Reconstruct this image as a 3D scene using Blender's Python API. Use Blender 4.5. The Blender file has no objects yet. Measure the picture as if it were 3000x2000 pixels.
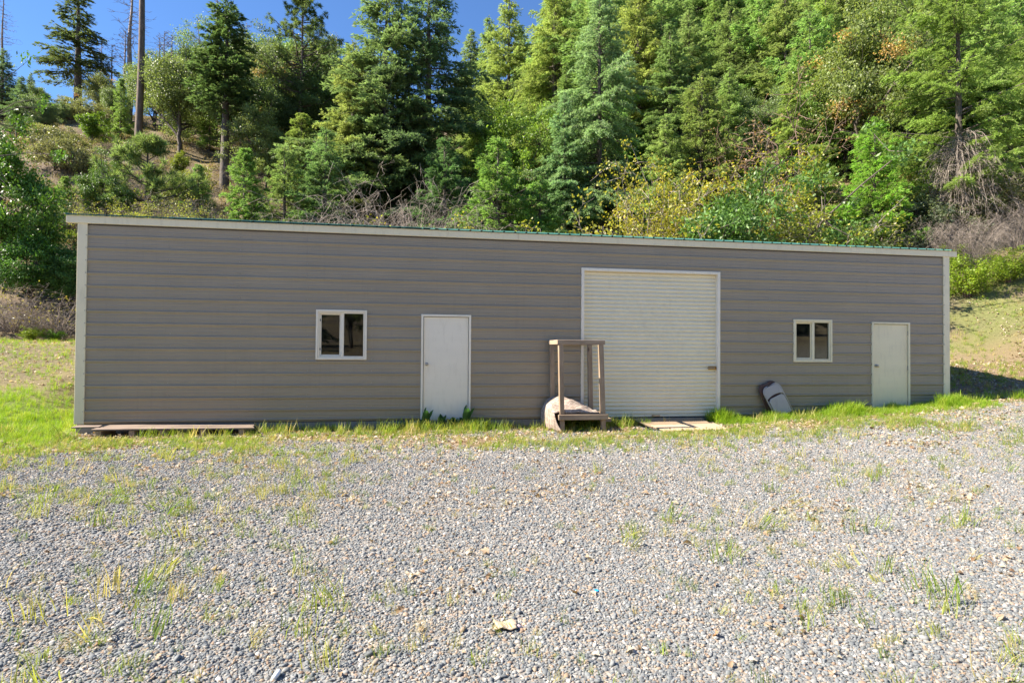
import bpy, bmesh, math, random
import numpy as np
from mathutils import Vector, Matrix, Euler

# ------------------------------------------------------------------ camera
SC = bpy.context.scene
COL = SC.collection
F_PX = 1700.0                                    # focal length for a 3000 px wide picture
YAW, ROLL, PITCH = 0.16406, 0.00718, 0.01656     # looks a little to the right of the wall's normal
CAM = np.array([6.0636, -11.6659, 1.37625])
FW = np.array([math.sin(YAW), math.cos(YAW), 0.0])
RT = np.array([math.cos(YAW), -math.sin(YAW), 0.0])
cd = bpy.data.cameras.new('camera'); cam = bpy.data.objects.new('camera', cd); COL.objects.link(cam)
cd.sensor_width = 36.0; cd.lens = F_PX / 3000 * 36; cd.clip_start = 0.05; cd.clip_end = 2000
_fw = Vector(FW) * math.cos(PITCH) + Vector((0, 0, 1)) * math.sin(PITCH)
_up = Vector((0, 0, 1)) * math.cos(PITCH) - Vector(FW) * math.sin(PITCH)
_rt = Vector(RT)
_r2 = _rt * math.cos(ROLL) + _up * math.sin(ROLL)
_u2 = _up * math.cos(ROLL) - _rt * math.sin(ROLL)
cam.matrix_world = Matrix(((_r2.x, _u2.x, -_fw.x, CAM[0]), (_r2.y, _u2.y, -_fw.y, CAM[1]), (_r2.z, _u2.z, -_fw.z, CAM[2]), (0, 0, 0, 1)))
SC.camera = cam

# ------------------------------------------------------------------ sky, sun, exposure
SUN_DIR = Vector((-1.12, 0.065, 1.0)).normalized()     # towards the sun: from the left, a touch behind the wall
W = bpy.data.worlds.new('World'); SC.world = W; W.use_nodes = True
nt = W.node_tree
bg = nt.nodes['Background']; sky = nt.nodes.new('ShaderNodeTexSky'); sky.sky_type = 'NISHITA'; sky.sun_disc = False
sky.sun_elevation = math.asin(SUN_DIR.z); sky.sun_rotation = math.atan2(SUN_DIR.x, SUN_DIR.y) % (2 * math.pi)
sky.altitude = 600; sky.air_density = 1.0; sky.dust_density = 0.0; sky.ozone_density = 10.0
nt.links.new(sky.outputs[0], bg.inputs[0]); bg.inputs[1].default_value = 0.072
sl = bpy.data.lights.new('sun', 'SUN'); sl.energy = 4.6; sl.angle = math.radians(0.53); sl.color = (1.0, 0.90, 0.76)
so = bpy.data.objects.new('sun', sl); COL.objects.link(so); so.rotation_euler = SUN_DIR.to_track_quat('Z', 'Y').to_euler(); so.location = (-20, 0, 30)
SC.view_settings.view_transform = 'Standard'; SC.view_settings.look = 'None'
SC.view_settings.gamma = 1.0; SC.view_settings.use_curve_mapping = False; SC.view_settings.exposure = 1.7
SC.render.engine = 'CYCLES'
SC.cycles.max_bounces = 8; SC.cycles.transparent_max_bounces = 12

# ------------------------------------------------------------------ small numeric helpers
def sstep(a, b, x):
    t = np.clip((x - a) / (b - a), 0, 1); return t * t * (3 - 2 * t)
def _hash(ix, iy, s):
    n = (ix.astype(np.int64) * 374761393 + iy.astype(np.int64) * 668265263 + s * 1442695041) & 0x7fffffff
    n = ((n ^ (n >> 13)) * 1274126177) & 0x7fffffff
    return ((n ^ (n >> 16)) & 0xffff) / 65535.0
def vnoise(x, y, s=0):
    ix = np.floor(x); iy = np.floor(y); fx = x - ix; fy = y - iy
    fx = fx * fx * (3 - 2 * fx); fy = fy * fy * (3 - 2 * fy)
    a = _hash(ix, iy, s); b = _hash(ix + 1, iy, s); c = _hash(ix, iy + 1, s); d = _hash(ix + 1, iy + 1, s)
    return a + (b - a) * fx + (c - a) * fy + (a - b - c + d) * fx * fy
def fbm(x, y, s=0, o=4):
    r = 0; a = .5; t = 0
    for i in range(o):
        r = r + a * vnoise(x * 2 ** i, y * 2 ** i, s + i * 17); t += a; a *= .5
    return r / t

LEN, DEP = 18.292, 9.0                     # the shed: front wall along x at y = 0

def terrain(x, y):
    x = np.asarray(x, float); y = np.asarray(y, float)
    base = np.interp(x, [-40, -10, 0, 9, 12, 16, 18.3, 22, 30, 60], [-.25, -.22, -.17, -.17, -.12, .08, .26, .5, 1.0, 1.6])
    base = base - .06 * sstep(-1, -7, y) + .03 * (fbm(x * .6, y * .6, 3) - .5) * sstep(-.2, -1.5, y)
    # lawn and mound left of the shed
    left = 1.75 * sstep(-1.5, 7.5, y) * (1 - sstep(-1.9, 0.1, x))
    # the yard behind and right of the shed
    right = .5 * sstep(0, 5, y) * sstep(18.2, 21, x)
    back = .9 * sstep(9.1, 11.5, y) * sstep(-1, 2, x) * (1 - sstep(18, 21, x))
    yt = np.interp(x, [-60, -16, -5, 2, 8, 15, 19.5, 24, 30, 60], [4, 6.5, 8.3, 10.0, 11, 11, 8.6, 4.2, 1, -8])
    s = np.maximum(0, y - yt)
    slope = np.interp(x, [-40, 0, 12, 40, 90], [.60, .62, .64, .68, .74])
    hill = slope * (s - 2.2 * (1 - np.exp(-s / 2.2))) + .35 * s * np.exp(-s / 9) * .35
    cap = np.interp(x, [-120, -40, -10, 15, 40, 80, 150], [34, 38, 44, 58, 90, 130, 150])
    hill = cap * (1 - np.exp(-(hill / cap) - .55 * (hill / cap) ** 3))
    bump = (fbm(x * .13, y * .13, 9) - .5) * 3.2 * sstep(3, 25, s) + (fbm(x * .5, y * .5, 5) - .5) * .5 * sstep(.5, 4, s)
    # tan bank behind the camera
    bk = np.maximum(0, -y - 24)
    rear = 2.2 * (1 - np.exp(-bk / 7)) + 40 * sstep(30, 200, bk)
    z = base + left + right + back + hill + bump + rear
    inside = sstep(.03, .2, x) * sstep(LEN - .03, LEN - .2, x) * sstep(.03, .2, y) * sstep(DEP - .03, DEP - .2, y)
    return z * (1 - inside) + np.minimum(z, -.35) * inside
def tz(x, y): return float(terrain(np.array([x]), np.array([y]))[0])
def horizon(px): return 1000 + PITCH * F_PX + ROLL * (px - 1500)
def at(px, Z):
    """ground point at camera depth Z in the picture column px (3000 px wide photo)"""
    P = CAM + FW * Z + RT * ((px - 1500) / F_PX * Z); return P[0], P[1], tz(P[0], P[1])
def zat(px, py, Z): return CAM[2] + (horizon(px) - py) / F_PX * Z

def gravel_mask(x, y):
    n = fbm(x * .55, y * .55, 21) - .5; n2 = fbm(x * 2.3, y * 2.3, 22) - .5
    yb = np.interp(x, [-12, -1, 3, 7, 10, 13, 16, 18.3, 22, 30], [-4.0, -2.3, -1.7, -1.9, -1.7, -1.5, -1.1, -.9, -.8, -1.5])
    g = sstep(.35, -.35, (y - yb) + n * 2.2 + n2 * .9)
    g = np.maximum(g, .75 * sstep(.40, .55, fbm(x * 1.4, y * 2.0, 25)) * (y < -.05) * sstep(-1.5, -.3, x) * sstep(16, 12, x))
    return g * sstep(-30, -24, y)
def grass_mask(x, y):
    lawn = sstep(.1, -.6, x) * sstep(-2.3, -.6, y + 1.2 * (fbm(x * .7, y * .7, 31) - .5)) * sstep(11, 6, y)
    dry = sstep(.8, 3.0, y + 1.5 * (fbm(x * .5, y * .5, 32) - .5)); lawn = lawn * (1 - .86 * dry)
    bank = sstep(19, 21, x) * sstep(4.5, 6, y) * sstep(22, 12, y) * .5 * sstep(.35, .62, fbm(x * .8, y * .8, 34))
    strip = sstep(11.5, 13, x) * sstep(-1.6, -.7, y) * (y < .3) * sstep(20, 18.4, x)
    band = sstep(-3.2, -1.4, y) * (y < .2) * sstep(.45, .62, fbm(x * .9, y * 1.3, 33)) * .8
    return np.clip(np.maximum.reduce([lawn, bank, strip, band]), 0, 1)

# ------------------------------------------------------------------ mesh and object helpers
def np_mesh(name, V, quads=None, tris=None, col=None, smooth=False):
    me = bpy.data.meshes.new(name)
    V = np.asarray(V, np.float32); nq = 0 if quads is None else len(quads); n3 = 0 if tris is None else len(tris)
    me.vertices.add(len(V)); me.vertices.foreach_set('co', V.ravel())
    loops = []; starts = []; pos = 0
    if nq: loops.append(np.asarray(quads, np.int32).ravel()); starts.append(np.arange(nq, dtype=np.int32) * 4); pos = nq * 4
    if n3: loops.append(np.asarray(tris, np.int32).ravel()); starts.append(pos + np.arange(n3, dtype=np.int32) * 3)
    L = np.concatenate(loops); S = np.concatenate(starts)
    me.loops.add(len(L)); me.loops.foreach_set('vertex_index', L)
    me.polygons.add(nq + n3); me.polygons.foreach_set('loop_start', S)
    if smooth: me.polygons.foreach_set('use_smooth', np.ones(nq + n3, bool))
    if col is not None:
        a = me.color_attributes.new('col', 'FLOAT_COLOR', 'POINT')
        c = np.ones((len(V), 4), np.float32); c[:, :3] = col; a.data.foreach_set('color', c.ravel())
    me.update(calc_edges=True); me.validate(); return me
def link(name, data, parent=None, mat=None):
    o = bpy.data.objects.new(name, data); COL.objects.link(o)
    if parent is not None: o.parent = parent
    if mat is not None and data is not None and not data.materials: data.materials.append(mat)
    return o
def tag(o, label, cat=None, group=None, kind=None):
    o['label'] = label
    if cat: o['category'] = cat
    if group: o['group'] = group
    if kind: o['kind'] = kind
    return o
def thing(name, label, cat, loc=(0, 0, 0), rz=0, group=None):
    o = link(name, None); o.empty_display_size = .2; o.location = loc; o.rotation_euler = (0, 0, rz)
    return tag(o, label, cat, group)
class MB:
    """collects shapes for one mesh"""
    def __init__(s): s.v = []; s.f = []
    def add(s, vs, fs):
        b = len(s.v); s.v += [tuple(v) for v in vs]; s.f += [tuple(b + i for i in f) for f in fs]; return s
    def box(s, a, b, c0=None):
        x0, y0, z0 = a; x1, y1, z1 = b
        return s.add([(x0, y0, z0), (x1, y0, z0), (x1, y1, z0), (x0, y1, z0), (x0, y0, z1), (x1, y0, z1), (x1, y1, z1), (x0, y1, z1)],
                     [(0, 3, 2, 1), (4, 5, 6, 7), (0, 1, 5, 4), (1, 2, 6, 5), (2, 3, 7, 6), (3, 0, 4, 7)])
    def prism(s, poly, axis, a, b):
        """polygon in the two other axes, pushed along an axis"""
        n = len(poly); vs = []
        for t in (a, b):
            for p in poly:
                q = list(p); q.insert(axis, t); vs.append(q)
        s.add(vs, [tuple(range(n))[::-1], tuple(range(n, 2 * n))] + [(i, (i + 1) % n, n + (i + 1) % n, n + i) for i in range(n)]); return s
    def tube(s, pts, rad, n=8, cap=True):
        pts = [Vector(p) for p in pts]; rad = rad if hasattr(rad, '__len__') else [rad] * len(pts)
        vs = []; fs = []; ref = Vector((0, 0, 1))
        for i, p in enumerate(pts):
            d = (pts[min(i + 1, len(pts) - 1)] - pts[max(i - 1, 0)]).normalized()
            if abs(d.dot(ref)) > .95: ref = Vector((1, 0, 0))
            a = d.cross(ref).normalized(); b = d.cross(a)
            for k in range(n):
                t = 2 * math.pi * k / n; vs.append(p + (a * math.cos(t) + b * math.sin(t)) * rad[i])
        for i in range(len(pts) - 1):
            for k in range(n): fs.append((i * n + k, i * n + (k + 1) % n, (i + 1) * n + (k + 1) % n, (i + 1) * n + k))
        if cap: fs.append(tuple(range(n))[::-1]); fs.append(tuple(range((len(pts) - 1) * n, len(pts) * n)))
        return s.add(vs, fs)
    def lathe(s, prof, o, axis, n=16):
        """profile (radius, height) round an axis"""
        o = Vector(o); ax = Vector(axis).normalized(); a = ax.orthogonal().normalized(); b = ax.cross(a); vs = []; fs = []
        for r, h in prof:
            for k in range(n):
                t = 2 * math.pi * k / n; vs.append(o + ax * h + (a * math.cos(t) + b * math.sin(t)) * r)
        m = len(prof)
        for i in range(m - 1):
            for k in range(n): fs.append((i * n + k, i * n + (k + 1) % n, (i + 1) * n + (k + 1) % n, (i + 1) * n + k))
        fs.append(tuple(range(n))[::-1]); fs.append(tuple(range((m - 1) * n, m * n)))
        return s.add(vs, fs)
    def mesh(s, name, bevel=0, smooth=False):
        me = bpy.data.meshes.new(name); me.from_pydata(s.v, [], s.f)
        bm = bmesh.new(); bm.from_mesh(me); bmesh.ops.recalc_face_normals(bm, faces=bm.faces)
        if bevel:
            es = [e for e in bm.edges if len(e.link_faces) == 2 and e.calc_face_angle(0) > .6]
            bmesh.ops.bevel(bm, geom=es, offset=bevel, segments=1, affect='EDGES', profile=.5)
        bm.to_mesh(me); bm.free()
        if smooth:
            for p in me.polygons: p.use_smooth = True
        me.update(); return me
    def build(s, name, mat, parent=None, bevel=0, smooth=False):
        return link(name, s.mesh(name, bevel, smooth), parent, mat)

# ------------------------------------------------------------------ materials
def mat_new(name):
    m = bpy.data.materials.new(name); m.use_nodes = True; t = m.node_tree; b = t.nodes['Principled BSDF']; return m, t, b
def N(t, k, **kw):
    n = t.nodes.new(k)
    for a, v in kw.items(): setattr(n, a, v)
    return n
def ramp(t, fac, stops, interp='LINEAR'):
    r = N(t, 'ShaderNodeValToRGB'); r.color_ramp.interpolation = interp; e = r.color_ramp.elements
    while len(e) < len(stops): e.new(.5)
    for i, (p, c) in enumerate(stops): e[i].position = p; e[i].color = (*c, 1)
    t.links.new(fac, r.inputs[0]); return r.outputs[0]
def noise(t, vec, scale, detail=4, rough=.55):
    n = N(t, 'ShaderNodeTexNoise'); n.inputs['Scale'].default_value = scale; n.inputs['Detail'].default_value = detail; n.inputs['Roughness'].default_value = rough
    if vec is not None: t.links.new(vec, n.inputs['Vector'])
    return n.outputs['Fac']
def mixc(t, fac, a, b, mode='MIX'):
    m = N(t, 'ShaderNodeMix', data_type='RGBA', blend_type=mode)
    for s, v in ((0, fac), (6, a), (7, b)):
        if hasattr(v, 'links') or isinstance(v, bpy.types.NodeSocket): t.links.new(v, m.inputs[s])
        elif s == 0: m.inputs[0].default_value = v
        else: m.inputs[s].default_value = (*v, 1)
    return m.outputs[2]
def bump(t, b, h, strength, dist):
    n = N(t, 'ShaderNodeBump'); n.inputs['Strength'].default_value = strength; n.inputs['Distance'].default_value = dist
    t.links.new(h, n.inputs['Height']); t.links.new(n.outputs[0], b.inputs['Normal'])
def scaled(t, vec, s):
    m = N(t, 'ShaderNodeMapping'); m.inputs['Scale'].default_value = s; t.links.new(vec, m.inputs[0]); return m.outputs[0]
def objc(t): return N(t, 'ShaderNodeTexCoord').outputs['Object']
def geop(t): return N(t, 'ShaderNodeNewGeometry').outputs['Position']

def painted(name, c, rough=.45, var=.06, streak=.0, spec=.4, dirt=None):
    m, t, b = mat_new(name); p = geop(t)
    n = noise(t, scaled(t, p, (.6, .6, 2.5)), 1.3, 5)
    lo = tuple(v * (1 - var) for v in c); hi = tuple(min(1, v * (1 + var)) for v in c)
    col = ramp(t, n, [(.3, lo), (.7, hi)])
    if dirt is not None:
        n2 = noise(t, scaled(t, p, (6, 6, 1.2)), 2.0, 6, .65)
        f = ramp(t, n2, [(.52, (0, 0, 0)), (.78, (dirt[1],) * 3)])
        col = mixc(t, f, col, dirt[0])
    t.links.new(col, b.inputs['Base Color']); b.inputs['Roughness'].default_value = rough; b.inputs['Specular IOR Level'].default_value = spec
    bump(t, b, noise(t, p, 5, 3), .05, .01)
    return m
def wood(name, c1, c2, scale=9, axis=2, rough=.8):
    m, t, b = mat_new(name); p = objc(t)
    s = [scale] * 3; s[axis] = scale * .09
    oi = N(t, 'ShaderNodeObjectInfo')
    ad = N(t, 'ShaderNodeVectorMath', operation='ADD'); t.links.new(p, ad.inputs[0]); t.links.new(oi.outputs['Location'], ad.inputs[1])
    v = scaled(t, ad.outputs[0], s)
    n = noise(t, v, 3.2, 8, .7); n2 = noise(t, ad.outputs[0], 2.2, 4)
    col = ramp(t, n, [(.25, c1), (.5, tuple((a + d) / 2 for a, d in zip(c1, c2))), (.72, c2)])
    col = mixc(t, ramp(t, n2, [(.35, (0, 0, 0)), (.75, (.55,) * 3)]), col, tuple(v * .62 for v in c1))
    vo = N(t, 'ShaderNodeTexVoronoi'); vo.inputs['Scale'].default_value = 2.1; t.links.new(scaled(t, ad.outputs[0], [1 if i != axis else .8 for i in range(3)]), vo.inputs['Vector'])
    kn = ramp(t, vo.outputs['Distance'], [(.05, (1, 1, 1)), (.11, (0, 0, 0))])
    col = mixc(t, kn, col, tuple(v * .3 for v in c1))
    t.links.new(col, b.inputs['Base Color']); b.inputs['Roughness'].default_value = rough
    bump(t, b, n, .5, .004); return m
def leafmat(name, trans=.35, rough=.5, spec=.35, var=.25, tint=(1, 1, .55)):
    """colour from the leaf's own colour attribute times the plant's object colour"""
    m, t, b = mat_new(name)
    at_ = N(t, 'ShaderNodeAttribute', attribute_name='col'); oi = N(t, 'ShaderNodeObjectInfo')
    c = mixc(t, 1.0, at_.outputs['Color'], oi.outputs['Color'], 'MULTIPLY')
    t.links.new(c, b.inputs['Base Color']); b.inputs['Roughness'].default_value = rough; b.inputs['Specular IOR Level'].default_value = spec
    tr = N(t, 'ShaderNodeBsdfTranslucent'); t.links.new(mixc(t, 1.0, c, tuple(1.5 * v for v in tint), 'MULTIPLY'), tr.inputs[0])
    mx = N(t, 'ShaderNodeMixShader'); mx.inputs[0].default_value = trans
    t.links.new(b.outputs[0], mx.inputs[1]); t.links.new(tr.outputs[0], mx.inputs[2])
    t.links.new(mx.outputs[0], t.nodes['Material Output'].inputs[0]); return m
def instmat(name, stops, rough=.7, trans=0, spec=.3, grain=None):
    """colour by the instance's random number"""
    m, t, b = mat_new(name); oi = N(t, 'ShaderNodeObjectInfo')
    c = ramp(t, oi.outputs['Random'], stops)
    if grain:
        g = noise(t, objc(t), grain, 4); c = mixc(t, .5, c, ramp(t, g, [(.3, (.45,) * 3), (.7, (1, 1, 1))]), 'MULTIPLY')
    t.links.new(c, b.inputs['Base Color']); b.inputs['Roughness'].default_value = rough; b.inputs['Specular IOR Level'].default_value = spec
    if trans:
        tr = N(t, 'ShaderNodeBsdfTranslucent'); t.links.new(mixc(t, 1.0, c, (1.5, 1.5, .8), 'MULTIPLY'), tr.inputs[0])
        mx = N(t, 'ShaderNodeMixShader'); mx.inputs[0].default_value = trans
        t.links.new(b.outputs[0], mx.inputs[1]); t.links.new(tr.outputs[0], mx.inputs[2]); t.links.new(mx.outputs[0], t.nodes['Material Output'].inputs[0])
    return m
def bark(name, c1, c2, scale=5):
    m, t, b = mat_new(name); p = objc(t); v = scaled(t, p, (scale, scale, scale * .25)); n = noise(t, v, 2, 7, .7)
    t.links.new(ramp(t, n, [(.3, c1), (.7, c2)]), b.inputs['Base Color']); b.inputs['Roughness'].default_value = .9; bump(t, b, n, .8, .05); return m

def siding_mat():
    m = painted('taupe_siding', (.335, .285, .208), .38, .06, spec=.45, dirt=((.39, .32, .22), .25)); t = m.node_tree; b = t.nodes['Principled BSDF']
    old = b.inputs['Base Color'].links[0].from_socket; p = geop(t); sx = N(t, 'ShaderNodeSeparateXYZ'); t.links.new(p, sx.inputs[0])
    # mud splash low on the wall, in ragged patches
    n = noise(t, scaled(t, p, (2.2, 2.2, 5)), 2.2, 7, .7)
    ad = N(t, 'ShaderNodeMath', operation='MULTIPLY_ADD'); ad.inputs[1].default_value = -1.0; t.links.new(n, ad.inputs[0]); t.links.new(sx.outputs[2], ad.inputs[2])
    f = ramp(t, ad.outputs[0], [(0.0, (.55,) * 3), (.16, (0, 0, 0))])
    c = mixc(t, f, old, (.33, .27, .19))
    # faint vertical run marks
    n2 = noise(t, scaled(t, p, (9, 9, .35)), 2.0, 5, .6); c = mixc(t, ramp(t, n2, [(.55, (0, 0, 0)), (.75, (.22,) * 3)]), c, (.20, .175, .14))
    t.links.new(c, b.inputs['Base Color']); return m
M = {}
M['siding'] = siding_mat()
M['trim'] = painted('cream_trim', (.84, .75, .51), .45, .04, dirt=((.42, .36, .24), .3))
M['trim_white'] = painted('off_white_trim', (.88, .80, .64), .45, .04, dirt=((.45, .38, .26), .25))
M['door'] = painted('off_white_door', (.90, .82, .655), .5, .03, dirt=((.50, .42, .28), .25))
M['roller'] = painted('cream_roller_door', (.86, .785, .575), .42, .04, dirt=((.55, .46, .32), .15))
M['roof'] = painted('green_roofing', (.04, .13, .115), .35, .08)
M['inner'] = painted('dim_inner_wall', (.12, .11, .10), .9, .1)
M['concrete'] = painted('concrete', (.26, .24, .20), .9, .18, dirt=((.12, .1, .07), .6))
M['rubber'] = painted('black_rubber', (.02, .02, .02), .8, .1)
M['steel'] = painted('worn_steel', (.45, .41, .35), .35, .1, dirt=((.2, .1, .04), .8)); M['steel'].node_tree.nodes['Principled BSDF'].inputs['Metallic'].default_value = .9
M['brass'] = painted('rusty_latch', (.42, .25, .06), .55, .2, dirt=((.18, .07, .02), .9)); M['brass'].node_tree.nodes['Principled BSDF'].inputs['Metallic'].default_value = .5
M['wood_grey'] = wood('weathered_lumber', (.25, .17, .105), (.48, .365, .25), 9, 2)
M['wood_grey_x'] = wood('weathered_lumber_lengthwise', (.26, .18, .115), (.50, .385, .265), 9, 0)
M['wood_grey_y'] = wood('weathered_lumber_crosswise', (.26, .18, .115), (.50, .385, .265), 9, 1)
M['plank'] = wood('weathered_plank', (.16, .115, .085), (.36, .28, .22), 7, 0)
M['ply_dark'] = wood('weathered_plywood', (.24, .17, .105), (.40, .30, .20), 4, 0)
M['ply_pale'] = wood('pale_plywood', (.42, .31, .20), (.60, .47, .33), 4, 0)
M['chair'] = painted('beige_chair_steel', (.44, .40, .38), .4, .06, dirt=((.25, .2, .15), .4))
M['chair_dark'] = painted('brown_chair_steel', (.11, .06, .045), .4, .1)
M['blue'] = painted('blue_plastic', (.02, .32, .75), .4, .05)
M['white_plastic'] = painted('white_plastic', (.8, .8, .78), .4, .03)

def glass_mat():
    m, t, b = mat_new('window_glass')
    g = N(t, 'ShaderNodeBsdfGlossy'); g.inputs['Roughness'].default_value = .015; g.inputs['Color'].default_value = (.9, .92, .9, 1)
    tr = N(t, 'ShaderNodeBsdfTransparent'); tr.inputs[0].default_value = (.62, .66, .62, 1)
    d = N(t, 'ShaderNodeBsdfDiffuse'); d.inputs[0].default_value = (.22, .21, .18, 1)
    p = geop(t); sm = ramp(t, noise(t, scaled(t, p, (9, 9, 2)), 3, 7, .7), [(.50, (.015,) * 3), (.80, (.16,) * 3)])
    m1 = N(t, 'ShaderNodeMixShader'); t.links.new(sm, m1.inputs[0]); t.links.new(tr.outputs[0], m1.inputs[1]); t.links.new(d.outputs[0], m1.inputs[2])
    fr = N(t, 'ShaderNodeFresnel'); fr.inputs[0].default_value = 1.55
    m2 = N(t, 'ShaderNodeMixShader'); t.links.new(fr.outputs[0], m2.inputs[0]); t.links.new(m1.outputs[0], m2.inputs[1]); t.links.new(g.outputs[0], m2.inputs[2])
    t.links.new(m2.outputs[0], t.nodes['Material Output'].inputs[0]); return m
M['glass'] = glass_mat()
def screen_mat():
    m, t, b = mat_new('insect_screen')
    tr = N(t, 'ShaderNodeBsdfTransparent'); d = N(t, 'ShaderNodeBsdfDiffuse'); d.inputs[0].default_value = (.07, .065, .06, 1)
    mx = N(t, 'ShaderNodeMixShader'); mx.inputs[0].default_value = .5
    t.links.new(tr.outputs[0], mx.inputs[1]); t.links.new(d.outputs[0], mx.inputs[2]); t.links.new(mx.outputs[0], t.nodes['Material Output'].inputs[0]); return m
M['screen'] = screen_mat()
def rug_mat():
    m, t, b = mat_new('woven_rug'); uv = N(t, 'ShaderNodeUVMap'); uv.uv_map = 'uv'
    v = scaled(t, uv.outputs[0], (1, 1, 1))
    br = N(t, 'ShaderNodeTexBrick'); br.inputs['Scale'].default_value = 4.5; br.inputs['Mortar Size'].default_value = .028; br.offset = .5
    br.inputs['Color1'].default_value = (.36, .29, .245, 1); br.inputs['Color2'].default_value = (.31, .25, .21, 1); br.inputs['Mortar'].default_value = (.56, .47, .39, 1)
    br.inputs['Brick Width'].default_value = .55; br.inputs['Row Height'].default_value = .42
    mp = N(t, 'ShaderNodeMapping'); mp.inputs['Rotation'].default_value = (0, 0, .6); t.links.new(uv.outputs[0], mp.inputs[0]); t.links.new(mp.outputs[0], br.inputs['Vector'])
    w = N(t, 'ShaderNodeTexWave'); w.inputs['Scale'].default_value = 11; w.inputs['Distortion'].default_value = 2.0; w.inputs['Detail'].default_value = 3
    mp2 = N(t, 'ShaderNodeMapping'); mp2.inputs['Rotation'].default_value = (0, 0, -.5); t.links.new(uv.outputs[0], mp2.inputs[0]); t.links.new(mp2.outputs[0], w.inputs['Vector'])
    ma = ramp(t, noise(t, uv.outputs[0], 5, 3), [(.45, (0, 0, 0)), (.6, (.75,) * 3)])
    mu = N(t, 'ShaderNodeMath', operation='MULTIPLY'); t.links.new(w.outputs['Fac'], mu.inputs[0]); t.links.new(ma, mu.inputs[1])
    c = mixc(t, mu.outputs[0], br.outputs['Color'], (.17, .125, .09))
    t.links.new(c, b.inputs['Base Color']); b.inputs['Roughness'].default_value = .95; b.inputs['Specular IOR Level'].default_value = .1
    bump(t, b, mu.outputs[0], .4, .01); return m
M['rug'] = rug_mat()

def ground_mat():
    m, t, b = mat_new('ground'); p = geop(t)
    ga = N(t, 'ShaderNodeAttribute', attribute_name='gravel').outputs['Fac']; gr = N(t, 'ShaderNodeAttribute', attribute_name='grass').outputs['Fac']
    fo = N(t, 'ShaderNodeAttribute', attribute_name='forest').outputs['Fac']
    vo = N(t, 'ShaderNodeTexVoronoi'); vo.inputs['Scale'].default_value = 32; t.links.new(p, vo.inputs['Vector'])
    sp = N(t, 'ShaderNodeSeparateColor'); t.links.new(vo.outputs['Color'], sp.inputs[0])
    stone = ramp(t, sp.outputs[0], [(0, (.14, .145, .15)), (.4, (.22, .225, .225)), (.7, (.29, .285, .27)), (.86, (.34, .28, .21)), (1, (.46, .44, .41))])
    stone = mixc(t, ramp(t, vo.outputs['Distance'], [(.35, (0, 0, 0)), (.8, (.5,) * 3)]), stone, (.17, .15, .125))
    n1 = noise(t, p, 1.1, 6, .6); n2 = noise(t, p, 14, 6, .7); n3 = noise(t, p, 45, 5, .7)
    litter = ramp(t, n2, [(.25, (.10, .065, .04)), (.5, (.24, .17, .11)), (.66, (.38, .29, .20)), (.8, (.55, .46, .36))])
    litter = mixc(t, ramp(t, n1, [(.4, (0, 0, 0)), (.65, (.6,) * 3)]), litter, (.17, .12, .07))
    green = ramp(t, n2, [(.25, (.07, .11, .02)), (.6, (.16, .22, .04)), (.85, (.28, .28, .09))])
    forest = ramp(t, n2, [(.25, (.065, .048, .036)), (.5, (.145, .112, .082)), (.75, (.26, .205, .15))])
    forest = mixc(t, ramp(t, noise(t, p, .35, 5), [(.42, (0, 0, 0)), (.62, (.8,) * 3)]), forest, (.24, .19, .10))
    c = mixc(t, fo, litter, forest); c = mixc(t, gr, c, green); c = mixc(t, ga, c, stone)
    t.links.new(c, b.inputs['Base Color']); b.inputs['Roughness'].default_value = .95; b.inputs['Specular IOR Level'].default_value = .15
    ad = N(t, 'ShaderNodeMath', operation='ADD'); t.links.new(n3, ad.inputs[0]); t.links.new(vo.outputs['Distance'], ad.inputs[1])
    bump(t, b, ad.outputs[0], .6, .02); return m
M['ground'] = ground_mat()
M['needles'] = leafmat('conifer_needles', .46, .55, .25, tint=(.85, .95, .62))
M['leaves'] = leafmat('broad_leaves', .42, .45, .4)
M['gloss_leaves'] = leafmat('glossy_leaves', .28, .46, .45)
M['bark_grey'] = bark('grey_bark', (.05, .04, .032), (.17, .14, .115))
M['bark_pine'] = bark('pine_bark', (.06, .045, .035), (.20, .15, .115), 3)
M['bark_dead'] = bark('dead_wood', (.15, .12, .10), (.34, .28, .24))
M['twigs'] = bark('grey_twigs', (.22, .18, .15), (.42, .36, .31))
M['twigs_brown'] = bark('brown_twigs', (.14, .09, .065), (.30, .21, .16))

# ------------------------------------------------------------------ ground
def axis(segs):
    out = []
    for a, b, d in segs: out += list(np.arange(a, b - d * .01, d))
    return np.array(out + [segs[-1][1]])
gx = axis([(-260, -60, 10), (-60, -16, 1.5), (-16, -6, .4), (-6, 24, .16), (24, 34, .4), (34, 80, 1.5), (80, 300, 10)])
gy = axis([(-260, -60, 10), (-60, -16, 1.5), (-16, -11, .4), (-11, 1.0, .14), (1.0, 12, .3), (12, 30, .6), (30, 110, 1.6), (110, 300, 10)])
GX, GY = np.meshgrid(gx, gy); gxr, gyr = GX.ravel(), GY.ravel()
gV = np.stack([gxr, gyr, terrain(gxr, gyr)], 1)
ii = np.arange(len(gx) * len(gy)).reshape(len(gy), len(gx))
gq = np.stack([ii[:-1, :-1].ravel(), ii[:-1, 1:].ravel(), ii[1:, 1:].ravel(), ii[1:, :-1].ravel()], 1)
gm = np_mesh('ground', gV, gq, smooth=True)
for nm, val in (('gravel', gravel_mask(gxr, gyr)), ('grass', grass_mask(gxr, gyr)), ('forest', np.clip(np.maximum.reduce([sstep(8, 14, gyr), sstep(.5, 3.0, gyr) * sstep(.1, -.8, gxr) * .85, sstep(2, 5, gyr) * sstep(18.6, 20, gxr) * .9, sstep(-24, -28, gyr)]), 0, 1))):
    a = gm.attributes.new(nm, 'FLOAT', 'POINT'); a.data.foreach_set('value', val.astype(np.float32))
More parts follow.
